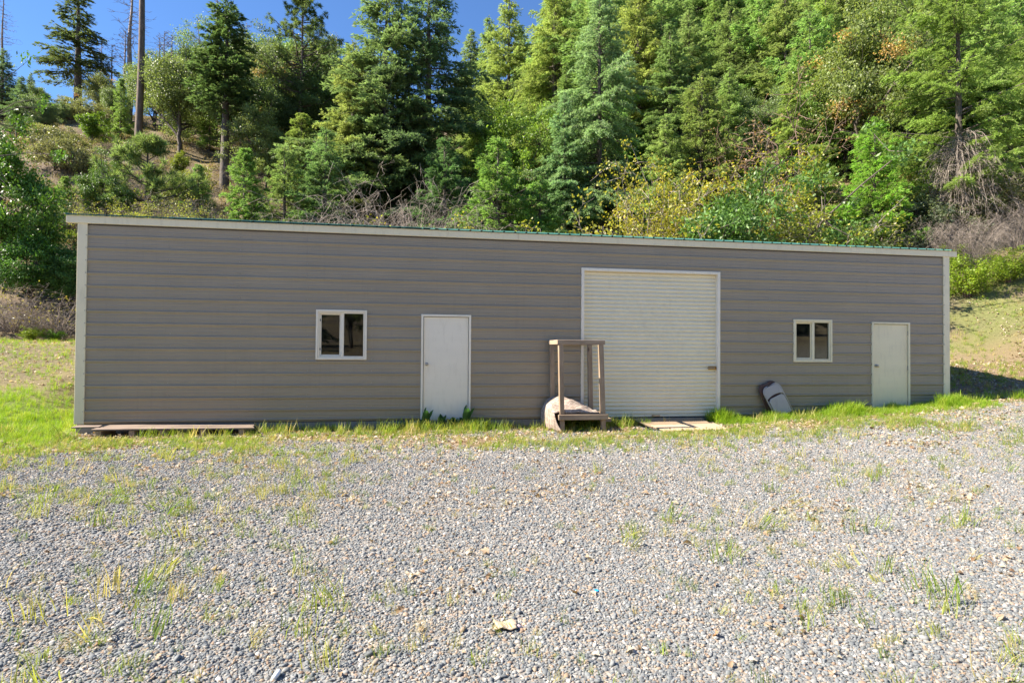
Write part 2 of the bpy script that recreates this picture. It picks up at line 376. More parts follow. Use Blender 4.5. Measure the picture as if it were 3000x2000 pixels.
ground = link('ground', gm, None, M['ground']); ground['kind'] = 'structure'; ground['label'] = 'gravel yard rising into a wooded hillside'

# ------------------------------------------------------------------ shed
RIB = .2286; TOP = 16 * RIB
shed = thing('metal_shed', 'long taupe metal shed with cream trim and green roof', 'shed')
OPEN = {'w1': (4.16, 5.115, 1.187, 2.15), 'd1': (6.165, 7.155, -.2, 2.095), 'roll': (9.445, 12.552, -.2, 3.12), 'w2': (14.305, 15.253, 1.18, 2.126), 'd2': (16.263, 17.246, -.2, 2.095)}
CUT = {k: (a + .03, b - .03, c + .03, d - .03) for k, (a, b, c, d) in OPEN.items()}

def course_profile(k):
    z0 = k * RIB - .045 if k else 0.0; z1 = (k + 1) * RIB - .045
    c = k * RIB if k else .045
    p = [(z0, 0), (c - .042, 0), (c - .008, -.025), (c + .008, -.025), (c + .026, 0)]
    for f in (.36, .64):
        m = c + f * RIB
        p += [(m - .012, 0), (m - .005, -.004), (m + .005, -.004), (m + .012, 0)]
    p.append((z1, 0)); out = []
    for q in p:
        if not out or q[0] > out[-1][0] + 1e-6: out.append(q)
    return out
def clip(prof, a, b):
    z = np.array([p[0] for p in prof]); y = np.array([p[1] for p in prof])
    a = max(a, z[0]); b = min(b, z[-1])
    if b - a < .004: return []
    pts = [(a, float(np.interp(a, z, y)))] + [(float(u), float(v)) for u, v in zip(z, y) if a + 1e-5 < u < b - 1e-5] + [(b, float(np.interp(b, z, y)))]
    return pts
rng = random.Random(4)
for k in range(16):
    prof = course_profile(k); z0, z1 = prof[0][0], prof[-1][0]
    xs = [.10, LEN - .10] + [v for o in CUT.values() for v in o[:2] if o[2] < z1 and o[3] > z0]
    xs = sorted(xs); mb = MB(); runs = []
    for a, b in zip(xs[:-1], xs[1:]):
        mid = (a + b) / 2; hit = [o for o in CUT.values() if o[0] < mid < o[1] and o[2] < z1 and o[3] > z0]
        pieces = []
        if not hit: pieces = [prof]
        else:
            o = hit[0]; pieces = [q for q in (clip(prof, z0, o[2]), clip(prof, o[3], z1)) if q]
        if not pieces:
            if mb.v: runs.append(mb); mb = MB()
            continue
        n = max(1, int((b - a) / 1.5))
        for q in pieces:
            for i in range(n):
                xa = a + (b - a) * i / n; xb = a + (b - a) * (i + 1) / n
                vs = []
                for X in (xa, xb):
                    w = [(X, y + .0035 * math.sin(X * 2.1 + k * 1.7) * math.sin((z - z0) / (z1 - z0) * math.pi), z) for z, y in q]
                    vs += [(X, .012, q[0][0])] + w + [(X, .012, q[-1][0])]
                m_ = len(q) + 2
                mb.add(vs, [(j, m_ + j, m_ + j + 1, j + 1) for j in range(m_ - 1)])
    if mb.v: runs.append(mb)
    for r in runs: r.build('siding_panel', M['siding'], shed)
# screws: small heads in vertical rows, one row every 1.2 m or so
mb = MB()
for i, x in enumerate(np.arange(1.55, LEN - .3, 1.22)):
    for k in range(16):
        z = k * RIB + .055; X = x + rng.uniform(-.02, .02)
        if any(o[0] - .06 < X < o[1] + .06 and o[2] - .05 < z < o[3] + .05 for o in OPEN.values()): continue
        mb.lathe([(.011, 0), (.010, -.004), (.006, -.009)], (X, -.0015, z), (0, 1, 0), 6)
for x in (.135, LEN - .135):
    for k in range(1, 16): mb.lathe([(.010, 0), (.009, -.004), (.005, -.008)], (x, -.031, k * RIB), (0, 1, 0), 6)
s_ = mb.build('screws', M['steel'], shed); s_['kind'] = 'stuff'

# wall cores (front with its openings, sides, back)
mb = MB(); xs = sorted([0.02, LEN - .02] + [v for o in CUT.values() for v in o[:2]])
for a, b in zip(xs[:-1], xs[1:]):
    mid = (a + b) / 2; o = [q for q in CUT.values() if q[0] < mid < q[1]]
    if not o: mb.box((a, .015, -.02), (b, .13, TOP))
    else:
        o = o[0]; mb.box((a, .015, o[3]), (b, .13, TOP))
        if o[2] > 0: mb.box((a, .015, -.02), (b, .13, o[2]))
mb.build('front_wall', M['inner'], shed)
SL = .207; RIDGE = DEP / 2
for x0, x1 in ((0.02, .12), (LEN - .12, LEN - .02)):
    MB().prism([(.131, -.02), (DEP - .131, -.02), (DEP - .131, TOP + .03), (RIDGE, TOP + SL * RIDGE), (.131, TOP + .03)], 0, x0, x1).build('side_wall', M['siding'], shed)
MB().box((.02, DEP - .13, -.02), (LEN - .02, DEP - .02, TOP)).build('back_wall', M['siding'], shed)
MB().box((.0, .0, -.5), (LEN, DEP, -.021)).build('foundation_slab', M['concrete'], shed, .01)
# a few things inside that the panes show faintly
MB().box((.13, 2.2, 1.95), (8, 2.3, 2.5)).build('inner_beam', M['ply_pale'], shed)
MB().box((13.2, 5.0, -.02), (17.8, 5.1, 2.6)).build('inner_partition', M['ply_dark'], shed)
# corner trims: an angle each
for x0, sx in ((-.012, 1), (LEN + .012, -1)):
    mb = MB(); a, b = sorted((x0, x0 + sx * .162)); mb.box((a, -.030, .0), (b, -.002, 3.655)); a, b = sorted((x0, x0 + sx * .028)); mb.box((a, -.0018, .0), (b, .16, 3.655))
    mb.build('corner_trim', M['trim'], shed, .004)
# fascia in lengths and the roof sheets
FZ0, FZ1 = 3.64, 3.775
for a, b in ((-.19, 3.9), (3.903, 8.1), (8.103, 12.3), (12.303, LEN + .19)):
    mb = MB().prism([(-.052, FZ0), (-.052, FZ1), (.0, FZ1), (.0, FZ1 - .012), (-.036, FZ1 - .012), (-.036, FZ0 + .012), (-.002, FZ0 + .012), (-.002, FZ0)], 0, a, b)
    mb.build('fascia', M['trim'], shed, .003)
for sx in (-.19, LEN + .16):
    MB().prism([(.001, FZ0), (.001, FZ1 - .0), (RIDGE, FZ1 + SL * RIDGE), (DEP, FZ1), (DEP, FZ0), (RIDGE, FZ0 + SL * RIDGE)], 0, sx, sx + .03).build('rake_trim', M['trim'], shed)
SHEET = 4 * RIB; x = -.22; x_end = LEN + .22
def roof_sheet(x0, x1, side):
    mb = MB(); pts = []
    xx = x0
    while xx < x1 - .01:
        pts += [(xx, 0), (xx + .012, .019), (xx + .032, .019), (xx + .044, 0)]
        xx += RIB
    pts.append((x1, 0)); vs = []
    prs = [(-.085, FZ1 + .003), (RIDGE, FZ1 + .003 + SL * (RIDGE + .085))] if side == 0 else [(RIDGE, FZ1 + .003 + SL * (RIDGE + .085)), (DEP + .085, FZ1 + .003)]
    for y, z in prs:
        for px, pz in pts: vs.append((px, y, z + pz + .004))
        for px, pz in pts: vs.append((px, y, z + pz))
    n = len(pts); fs = []
    for j in range(n - 1):
        fs.append((j, j + 1, 2 * n + j + 1, 2 * n + j)); fs.append((n + j, 3 * n + j, 3 * n + j + 1, n + j + 1)); fs.append((j, n + j, n + j + 1, j + 1)); fs.append((2 * n + j, 2 * n + j + 1, 3 * n + j + 1, 3 * n + j))
    mb.add(vs, fs); mb.build('roof_sheet', M['roof'], shed)
while x < x_end - .05:
    x1 = min(x + SHEET, x_end)
    for sd in (0, 1): roof_sheet(x, x1, sd)
    x += SHEET
MB().prism([(RIDGE - .16, FZ1 + SL * (RIDGE - .16) + .05), (RIDGE, FZ1 + SL * RIDGE + .062), (RIDGE + .16, FZ1 + SL * (RIDGE - .16) + .05), (RIDGE, FZ1 + SL * RIDGE + .05)], 0, -.22, LEN + .22).build('ridge_cap', M['roof'], shed)

def frame(mb, x0, x1, z0, z1, w, y0, y1, bottom=True):
    mb.box((x0, y0, z0), (x0 + w, y1, z1)); mb.box((x1 - w, y0, z0), (x1, y1, z1)); mb.box((x0 + w, y0, z1 - w), (x1 - w, y1, z1))
    if bottom: mb.box((x0 + w, y0, z0), (x1 - w, y1, z0 + w))
    return mb
for key, lab in (('w1', 'left window with white sliding frame'), ('w2', 'right window with cream sliding frame')):
    x0, x1, z0, z1 = OPEN[key]; m = M['trim_white'] if key == 'w1' else M['trim']
    win = frame(MB(), x0, x1, z0, z1, .038, -.040, .03).build('window', m, shed, .004); win['label'] = lab
    frame(MB(), x0 + .040, x1 - .040, z0 + .040, z1 - .040, .028, -.024, .05).build('window_track', m, win, .003)
    xm = x0 + (x1 - x0) * .515
    MB().box((xm - .028, -.020, z0 + .069), (xm + .028, .055, z1 - .069)).build('meeting_rail', m, win, .003)
    frame(MB(), x0 + .070, xm - .030, z0 + .070, z1 - .070, .026, .012, .04).build('sash', m, win, .003)
    MB().box((x0 + .097, .020, z0 + .097), (xm - .057, .024, z1 - .097)).build('pane', M['glass'], win)
    MB().box((xm + .030, .010, z0 + .069), (x1 - .069, .014, z1 - .069)).build('pane', M['glass'], win)
    MB().box((x0 + .094, .036, z0 + .094), (xm - .054, .037, z1 - .094)).build('insect_screen', M['screen'], win)
    for zz in (z0 + .2, z1 - .2): MB().box((x0 + .070, -.006, zz - .02), (x0 + .082, .011, zz + .02)).build('vent_latch', M['rubber'], win)
for key, lab in (('d1', 'off-white flush door with leafy weeds at its foot'), ('d2', 'cream flush door near the right corner')):
    x0, x1, z0, z1 = OPEN[key]; m = M['door'] if key == 'd1' else M['trim']
    d = MB().box((x0 + .052, .0, -.012), (x1 - .052, .045, z1 - .052)).build('door', m, shed, .003); d['label'] = lab
    frame(MB(), x0, x1, -.015, z1, .042, -.036, .05, False).build('door_frame', m, d, .004)
    frame(MB(), x0 + .044, x1 - .044, -.015, z1 - .044, .0075, .012, .06, False).build('door_gasket', M['rubber'], d)
    kx = x0 + .115
    MB().lathe([(.033, 0), (.033, -.008), (.015, -.012), (.013, -.035), (.024, -.042), (.029, -.055), (.026, -.068), (.012, -.073)], (kx, .0, 1.105), (0, 1, 0), 16).build('door_knob', M['steel'], d, smooth=True)
    if key == 'd2':
        MB().box((kx + .02, -.01, 1.075), (kx + .075, .0, 1.105)).tube([(kx + .03, -.012, 1.09), (kx + .06, -.02, 1.085), (kx + .075, -.012, 1.07)], .006, 6).build('hasp', M['brass'], d)
    for zz in (.25, 1.05, 1.85): MB().tube([(x1 - .048, -.012, zz - .05), (x1 - .048, -.012, zz + .05)], .008, 8).build('hinge', M['steel'], d)
# roller door
x0, x1, z0, z1 = OPEN['roll']
rd = frame(MB(), x0, x1, .0, z1, .062, -.038, .10, False).build('roller_door', M['trim_white'], shed, .005); rd['label'] = 'cream corrugated roller door'
SP = .0838; prof = []
for i in range(9):
    a = i / 8; prof.append((.056 - .020 * math.sin(a * math.pi) ** .8 if i not in (0, 8) else .060, a * SP * .80))
prof += [(.062, SP * .84), (.062, SP * .985)]
mb = MB(); n = len(prof); vs = []
for X in (x0 + .03, x1 - .03): vs += [(X, y, z) for y, z in prof]
mb.add(vs, [(j, n + j, n + j + 1, j + 1) for j in range(n - 1)] + [])
slat = mb.mesh('slat', smooth=False); slat.materials.append(M['roller'])
for k in range(36):
    o = link('slat', slat, rd); o.location = (0, rng.uniform(-.0012, .0012), .055 + k * SP)
MB().box((x0 + .03, .075, .0), (x1 - .03, .085, z1 - .02)).build('curtain_back', M['inner'], rd)
MB().box((x0 + .064, .035, .006), (x1 - .064, .072, .054)).build('bottom_bar', M['roller'], rd, .004)
MB().box((x0 + .064, .04, -.018), (x1 - .064, .068, .005)).build('bottom_seal', M['rubber'], rd)
lt = MB().box((12.30, .005, 1.005), (12.486, .032, 1.075)).build('latch', M['brass'], rd, .006)
MB().tube([(12.27, -.003, 1.04), (12.44, -.003, 1.04)], .011, 8).build('latch_bolt', M['steel'], lt)
MB().box((11.02, .005, .012), (11.20, .034, .05)).build('lift_handle', M['steel'], rd, .004)
MB().box((x0 - .04, -.035, -.045), (x1 + .04, .06, -.0195)).build('door_sill', M['concrete'], shed)

# ------------------------------------------------------------------ stand, rug, chairs, boards by the wall
GZ = lambda x, y: tz(x, y)
st = thing('wooden_stand', 'weathered lumber stand with four legs in front of the roller door', 'stand', (9.21, -.47, 0))
LX0, LX1, LY0, LY1, LT = 8.80 - 9.21, 9.60 - 9.21, -.37, .37, 1.60
def leg(x, y, lean=(0, 0), w=.089, d=.089):
    zb = tz(9.21 + x, -.47 + y) - .02; mb = MB()
    vs = []
    for z, ox, oy in ((zb, lean[0], lean[1]), (LT - .09, 0, 0)):
        vs += [(x - w / 2 + ox, y - d / 2 + oy, z), (x + w / 2 + ox, y - d / 2 + oy, z), (x + w / 2 + ox, y + d / 2 + oy, z), (x - w / 2 + ox, y + d / 2 + oy, z)]
    mb.add(vs, [(0, 3, 2, 1), (4, 5, 6, 7), (0, 1, 5, 4), (1, 2, 6, 5), (2, 3, 7, 6), (3, 0, 4, 7)])
    return mb.build('leg', M['wood_grey'], st, .005)
leg(LX0, LY0, (.03, -.03)); leg(LX1, LY0, (.05, -.03)); leg(LX0, LY1, (.03, 0)); leg(LX1, LY1, (.04, 0))
def rail(a, b, mat, name='rail'):
    return MB().box(a, b).build(name, M[mat], st, .005)
rail((LX0 - .075, LY0 - .05, LT - .089), (LX1 + .075, LY0 - .012, LT), 'wood_grey_x', 'top_rail')
rail((LX0 - .075, LY1 + .012, LT - .089), (LX1 + .075, LY1 + .05, LT), 'wood_grey_x', 'top_rail')
rail((LX0 - .075, LY0 - .011, LT - .088), (LX0 - .037, LY1 + .011, LT - .002), 'wood_grey_y', 'top_rail')
rail((LX1 + .037, LY0 - .011, LT - .088), (LX1 + .075, LY1 + .011, LT - .002), 'wood_grey_y', 'top_rail')
rail((LX0 - .055, LY0 - .115, .075), (LX1 + .125, LY0 - .077, .175), 'wood_grey_x', 'lower_rail')
rail((LX0 - .020, LY1 + .047, .075), (LX1 + .10, LY1 + .085, .165), 'wood_grey_x', 'lower_rail')
rail((LX1 + .088, LY0 - .076, .078), (LX1 + .124, LY1 + .046, .17), 'wood_grey_y', 'lower_rail')
rail((LX0 - .050, LY0 - .076, .078), (LX0 - .024, LY1 + .046, .17), 'wood_grey_y', 'lower_rail')
MB().box((LX0 - .02, LY0 - .07, .172), (LX1 + .085, LY1 + .04, .187)).build('shelf', M['ply_dark'], st)
MB().box((LX1 + .13, LY0 + .3, -.02), (LX1 + .33, LY1 - .02, .05)).build('loose_offcut', M['wood_grey_y'], st, .004)

# rug: a heavy woven mat humped over the stand's shelf, its left end hanging to the ground
def rug():
    path = [(-.60, -.165), (-.625, -.02), (-.615, .14), (-.575, .29), (-.50, .39), (-.34, .43), (-.16, .43), (.02, .39), (.16, .31), (.28, .23), (.36, .195)]
    nu, nv = 44, 26; pts = np.array(path); tt = np.linspace(0, 1, len(path)); t2 = np.linspace(0, 1, nu)
    px = np.interp(t2, tt, pts[:, 0]); pz = np.interp(t2, tt, pts[:, 1])
    for _ in range(3):
        px[1:-1] = (px[:-2] + 2 * px[1:-1] + px[2:]) / 4; pz[1:-1] = (pz[:-2] + 2 * pz[1:-1] + pz[2:]) / 4
    vs = []; uv = []
    for i in range(nu):
        for j in range(nv):
            v = j / (nv - 1); y = -.40 + .74 * v
            hump = math.sin(min(1, v * 1.12) * math.pi * .55) ** .7
            f = t2[i]
            zb = .192 + (pz[i] - .192) * (hump if pz[i] > .192 else 1)
            x = px[i] + (.20 * (1 - v) * (1 - min(1, f * 3.0)) if f < .33 else 0) + .012 * math.sin(v * 9 + f * 6)
            z = zb + .020 * math.sin(f * 19 + v * 5) * (.3 + v) + .010 * math.sin(v * 17 - f * 9) + .014 * max(0, math.sin(f * 31 - v * 11)) ** 3
            if f < .3: y2 = y - .12 * (1 - v) * (1 - f / .3)
            else: y2 = y
            z = max(z, tz(9.21 + x, -.47 + y2) + .008) if f < .16 else (max(z, .197) if x > -.43 else z)
            vs.append((x, y2, z)); uv.append((f * 1.7, v * .9))
    ii = np.arange(nu * nv).reshape(nu, nv)
    q = np.stack([ii[:-1, :-1].ravel(), ii[1:, :-1].ravel(), ii[1:, 1:].ravel(), ii[:-1, 1:].ravel()], 1)
    me = np_mesh('woven_rug', np.array(vs), q, smooth=True)
    l = me.uv_layers.new(name='uv'); idx = np.zeros(len(me.loops), np.int32); me.loops.foreach_get('vertex_index', idx)
    l.data.foreach_set('uv', np.array(uv, np.float32)[idx].ravel())
    o = link('woven_rug', me, None, M['rug']); o.location = (9.21, -.47, 0)
    sd = o.modifiers.new('thick', 'SOLIDIFY'); sd.thickness = .012; sd.offset = 1
    return tag(o, 'tan woven rug draped over the lower shelf of the wooden stand', 'rug')
rug()

def folding_chair(label, mat, loc, lean_side, lean_back):
    t = thing('folding_chair', label, 'chair', loc, 0, 'folded chairs leaning on the shed wall')
    t.rotation_euler = Euler((lean_back, lean_side, 0), 'XYZ')
    w, h = .215, .93
    # outer tube: two legs and the rounded head
    pts = [(-w, 0, 0), (-w, 0, h - .17)] + [(-w + .13 - .13 * math.cos(a), 0, h - .17 + .13 * math.sin(a)) for a in np.linspace(.3, math.pi / 2, 5)] \
        + [(w - .13 + .13 * math.sin(a), 0, h - .17 + .13 * math.cos(a)) for a in np.linspace(0, math.pi / 2 - .3, 5)] + [(w, 0, h - .17), (w, 0, 0)]
    MB().tube(pts, .0125, 8).build('frame', mat, t, smooth=True)
    def panel(pl, th, y0, name):
        mb = MB(); n = len(pl); mb.prism([(x, z) for x, z in pl], 1, y0, y0 + th); return mb.build(name, mat, t, .004)
    top = [(-w + .012, h - .30), (-w + .012, h - .165)] + [(-w + .13 - .118 * math.cos(a), h - .17 + .115 * math.sin(a)) for a in np.linspace(.3, math.pi / 2, 5)] + \
        [(w - .13 + .118 * math.sin(a), h - .17 + .115 * math.cos(a)) for a in np.linspace(0, math.pi / 2 - .3, 5)] + [(w - .012, h - .165), (w - .012, h - .30)]
    arch = [(x, h - .30 + .045 * (1 - (x / (w - .012)) ** 2)) for x in np.linspace(w - .012, -w + .012, 9)[1:-1]]
    panel(top + arch, .016, -.010, 'backrest')
    s0, s1 = .20, h - .305; sw = w - .026
    panel([(-sw + .02, s0), (-sw, s0 + .03), (-sw, s1 - .05), (-sw + .05, s1), (sw - .05, s1), (sw, s1 - .05), (sw, s0 + .03), (sw - .02, s0)], .022, -.024, 'seat')
    for sx in (-1, 1): MB().tube([(sx * (w - .03), .022, .02), (sx * (w - .03), .022, h - .34)], .0105, 8).build('rear_leg', mat, t, smooth=True)
    for zz, yy in ((.13, 0), (.09, .022)): MB().tube([(-w + .01, yy, zz), (w - .01, yy, zz)], .009, 8).build('crossbar', mat, t, smooth=True)
    return t
folding_chair('folded beige steel chair leaning on the wall left of the right window', M['chair'], (14.02, -.26, -.13), math.radians(-24), math.radians(-9))
folding_chair('folded dark brown chair behind the beige folded chair', M['chair_dark'], (13.93, -.17, -.10), math.radians(-22), math.radians(-7))

# boards at the foot of the wall
def slab(name, label, cat, corners, th, mat, nx=10, warp=.0):
    """a board given by four ground corners (front-left, front-right, back-right, back-left)"""
    c = [np.array(v, float) for v in corners]; ny = 4; vs = []
    for k in (0, 1):
        for j in range(ny + 1):
            for i in range(nx + 1):
                u, v = i / nx, j / ny
                p = (c[0] * (1 - u) + c[1] * u) * (1 - v) + (c[3] * (1 - u) + c[2] * u) * v
                p = p + np.array([0, 0, warp * math.sin(u * 5 + v) * (.4 + .6 * v) + (0 if k else -th)]); vs.append(p)
    n = (nx + 1) * (ny + 1); fs = []
    I = lambda k, i, j: k * n + j * (nx + 1) + i
    for j in range(ny):
        for i in range(nx): fs.append((I(1, i, j), I(1, i + 1, j), I(1, i + 1, j + 1), I(1, i, j + 1))); fs.append((I(0, i, j), I(0, i, j + 1), I(0, i + 1, j + 1), I(0, i + 1, j)))
    for i in range(nx): fs.append((I(0, i, 0), I(0, i + 1, 0), I(1, i + 1, 0), I(1, i, 0))); fs.append((I(0, i, ny), I(1, i, ny), I(1, i + 1, ny), I(0, i + 1, ny)))
    for j in range(ny): fs.append((I(0, 0, j), I(1, 0, j), I(1, 0, j + 1), I(0, 0, j + 1))); fs.append((I(0, nx, j), I(0, nx, j + 1), I(1, nx, j + 1), I(1, nx, j)))
    mb = MB().add(vs, fs); o = mb.build(name, mat); 
    if label: tag(o, label, cat)
    return o
zr = lambda x, y: tz(x, y) + .03
slab('plywood_ramp', 'dull brown plywood sheet sloping down from the roller door sill', 'plywood sheet', [(10.66, -.66, zr(10.66, -.66)), (12.04, -.66, zr(12.04, -.66)), (12.10, -.04, -.018), (10.54, -.04, -.018)], .018, M['ply_dark'], warp=.006)
slab('plywood_offcut', 'pale plywood strip on the grass in front of the roller door ramp', 'plywood sheet', [(10.76, -1.26, zr(10.76, -1.26) - .008), (12.06, -1.22, zr(12.06, -1.22) - .008), (12.10, -.64, zr(12.1, -.64) + .024), (10.72, -.64, zr(10.72, -.64) + .024)], .018, M['ply_pale'], warp=.004)

pl = thing('timber_walkway', 'low weathered plank walkway on blocks along the left wall foot', 'walkway', (0, 0, 0))
def wood_box(a, b, mat, name, parent, bev=.004): return MB().box(a, b).build(name, M[mat], parent, bev)
for (x0, x1, y0, y1, z) in ((.56, 3.22, -.62, -.36, -.020), (.60, 3.15, -.345, -.06, -.016)):
    o = slab('deck_board', None, None, [(x0, y0, z - .004), (x1, y0, z - .006), (x1 - .1, y1, z), (x0, y1, z)], .022, M['plank'], 16, .007); o.parent = pl
for x in (.62, 1.15, 1.65, 2.3, 2.95): wood_box((x, -.60, -.165), (x + .09, -.08, -.052), 'wood_grey_y', 'block', pl)
wood_box((.65, -.66, -.20), (3.1, -.56, -.166), 'plank', 'bottom_board', pl)
o = slab('loose_board', 'short warped grey board lying at the left corner post', 'board', [(-.28, -.42, -.055), (.17, -.44, -.045), (.16, -.30, -.03), (-.25, -.28, -.035)], .02, M['plank'], 6, .004)
o.location = (.42, .02, .045)
o = slab('step_plank', 'half-buried plank in the grass before the left door', 'plank', [(6.2, -.62, -.14), (7.25, -.64, -.15), (7.25, -.42, -.145), (6.2, -.40, -.14)], .05, M['plank'], 6, .0)
x, y, z = at(62, 19.5); o = slab('pale_plank', 'pale plank lying on the dry mound left of the shed', 'plank', [(x - .4, y, z + .05), (x + .35, y - .05, z + .04), (x + .35, y + .15, z + .09), (x - .4, y + .2, z + .1)], .03, M['white_plastic'], 4)

# ------------------------------------------------------------------ plants: numeric generators
UP = np.array([0, 0, 1.0])
def unit(v): return v / np.maximum(1e-9, np.linalg.norm(v, axis=-1, keepdims=True))
def kites(P, D, Nn, L, Wd, col):
    """leaf-sized four-cornered faces: P base, D direction, Nn rough normal"""
    D = unit(D); S = unit(np.cross(D, Nn)); n = len(P); L = np.asarray(L).reshape(-1, 1); Wd = np.asarray(Wd).reshape(-1, 1)
    V = np.empty((n, 4, 3)); V[:, 0] = P; V[:, 1] = P + D * L * .45 + S * Wd * .5; V[:, 2] = P + D * L; V[:, 3] = P + D * L * .45 - S * Wd * .5
    C = np.repeat(col[:, None, :], 4, 1)
    return V.reshape(-1, 3), C.reshape(-1, 3)
def kite_mesh(name, parts):
    V = np.concatenate([p[0] for p in parts]); C = np.concatenate([p[1] for p in parts])
    return np_mesh(name, V, np.arange(len(V), dtype=np.int32).reshape(-1, 4), col=C)
def tubes_mesh(name, lines, n=4):
    """lines: (points (k,3), radii (k,)) ; one mesh"""
    Vs = []; Qs = []; b = 0
    ang = np.arange(n) * 2 * np.pi / n; ca = np.cos(ang)[:, None]; sa = np.sin(ang)[:, None]
    for P, R in lines:
        P = np.asarray(P, float); R = np.asarray(R, float); k = len(P)
        T = np.gradient(P, axis=0); T = unit(T)
        ref = np.where(np.abs(T[:, 2:3]) > .9, np.array([[1., 0, 0]]), np.array([[0, 0, 1.]]))
        A = unit(np.cross(T, ref)); B = np.cross(T, A)
        V = P[:, None, :] + R[:, None, None] * (ca[None] * A[:, None, :] + sa[None] * B[:, None, :])
        Vs.append(V.reshape(-1, 3)); i = np.arange(k * n).reshape(k, n)
        Qs.append(b + np.stack([i[:-1].ravel(), np.roll(i[:-1], -1, 1).ravel(), np.roll(i[1:], -1, 1).ravel(), i[1:].ravel()], 1)); b += k * n
    return np_mesh(name, np.concatenate(Vs), np.concatenate(Qs), smooth=True)
def jitter_col(r, n, c, var, yellow=.15):
    c = np.array(c)[None] * (1 + var * r.normal(size=(n, 1))); c = np.clip(c, .004, 1)
    c[:, 0] *= 1 + yellow * np.abs(r.normal(size=n)); return np.clip(c, .004, 1)

def conifer(seed, H, R, h0, ncard, whorl=.45, droop=.22, el=(-.12, .75), shape=.85, card=(.25, .062), twl=.42, col=(.205, .255, .125), r0=None, hang=.35, gap=0., dead=0, per=(4, 7), wild=.0, tipcol=None):
    r = np.random.default_rng(seed); zs = []; z = h0
    while z < H * .985:
        k = r.integers(*per); zs += list(z + r.uniform(-.5, .5, k) * whorl); z += whorl * (1.0 - .5 * z / H)
    zs = np.array(zs); zs = zs[(zs < H * .99)]; nb = len(zs); t = np.clip((zs - h0) / (H - h0), 0, 1)
    if gap:
        keep = r.random(nb) > gap * (1 - t); zs, t = zs[keep], t[keep]; nb = len(zs)
    az = r.uniform(0, 2 * np.pi, nb)
    bl = R * ((1 - t) ** shape) * r.uniform(.6, 1.12, nb) * (.72 + .28 * np.clip(t / .12, 0, 1)) + .12
    if wild: bl *= 1 + wild * np.sin(az * 2 + zs * 1.3 + seed) * r.random(nb)
    e = el[0] + (el[1] - el[0]) * t ** 1.6 + r.normal(size=nb) * .10
    D = np.stack([np.cos(az), np.sin(az), np.zeros(nb)], 1); S = np.stack([-np.sin(az), np.cos(az), np.zeros(nb)], 1)
    dr = droop * r.uniform(.6, 1.5, nb); wob = r.normal(size=nb) * .12
    lean = np.array([.012 * np.sin(seed), .012 * np.cos(seed * 1.7), 0])
    def bp(i, s):
        return np.stack([np.zeros_like(s), np.zeros_like(s), zs[i]], 1) + lean * zs[i][:, None] + D[i] * (bl[i] * s)[:, None] + S[i] * (wob[i] * bl[i] * s * s)[:, None] + UP * (bl[i] * (e[i] * s - dr[i] * s * s + .10 * s ** 3))[:, None]
    ntw = np.maximum(5, (bl * 8).astype(int)); bi = np.repeat(np.arange(nb), ntw); m = len(bi)
    s = r.uniform(.10, 1.0, m) ** .85; sd = np.where(r.random(m) < .5, -1., 1.)
    tl = twl * bl[bi] * (1.05 - .8 * s) * r.uniform(.5, 1.2, m) * np.clip(s / .25, .3, 1) + .10
    TD = unit(S[bi] * sd[:, None] * .8 + D[bi] * .7 + UP * (r.normal(size=m) * .12 - hang * .5)[:, None]); TP = bp(bi, s)
    w = tl / tl.sum(); cnt = r.multinomial(ncard, w); ti = np.repeat(np.arange(m), cnt); n = len(ti)
    v = r.random(n); P = TP[ti] + TD[ti] * (tl[ti] * v)[:, None] - UP * (hang * tl[ti] * v * v * .6)[:, None] + r.normal(size=(n, 3)) * .035
    Dc = TD[ti] + D[bi[ti]] * .35 + r.normal(size=(n, 3)) * .45 - UP * .12
    Nn = UP + r.normal(size=(n, 3)) * .55
    c = jitter_col(r, n, col, .22); tip = v * .5 + s[ti] * .5
    if tipcol is not None: c = c * (1 - .8 * tip[:, None]) + np.array(tipcol)[None] * .8 * tip[:, None]
    c *= (1 + .18 * np.sin(bi[ti] * 2.3))[:, None]
    K = kites(P, Dc, Nn, card[0] * r.uniform(.6, 1.3, n), card[1] * r.uniform(.7, 1.3, n), c)
    # leader
    q = 60; zl = r.uniform(H * .93, H, q); Kl = kites(np.stack([0 * zl, 0 * zl, zl], 1) + lean * zl[:, None], r.normal(size=(q, 3)) * .6 + UP * .7, r.normal(size=(q, 3)), np.full(q, card[0] * .8), np.full(q, card[1]), jitter_col(r, q, col, .2))
    crown = kite_mesh('crown', [K, Kl])
    r0 = r0 or H * .014 + .05; lines = []; zt = np.linspace(-.6, H, 14); tt = np.clip(zt / H, 0, 1)
    lines.append((np.stack([0 * zt, 0 * zt, zt], 1) + lean * zt[:, None], r0 * (1 - tt) ** .85 + .012))
    for i in range(nb):
        ss = np.linspace(0, .95, 5); P_ = bp(np.full(5, i), ss); lines.append((P_, (.010 + .011 * bl[i]) * (1 - ss * .85)))
    for i in range(dead):
        zz = r.uniform(.15, max(h0, .6)) ; a = r.uniform(0, 6.28); L = R * r.uniform(.3, .75); ss = np.linspace(0, 1, 5)
        d = np.array([math.cos(a), math.sin(a), 0]); P_ = np.array([0, 0, zz]) + lean * zz + d * (L * ss)[:, None] + UP * (L * (.05 * ss - .35 * ss ** 2))[:, None] + r.normal(size=(5, 3)) * .05 * ss[:, None]
        lines.append((P_, .022 * (1 - ss * .8)))
    return {'H': H, 'trunk': tubes_mesh('trunk', lines, 5), 'crown': crown}

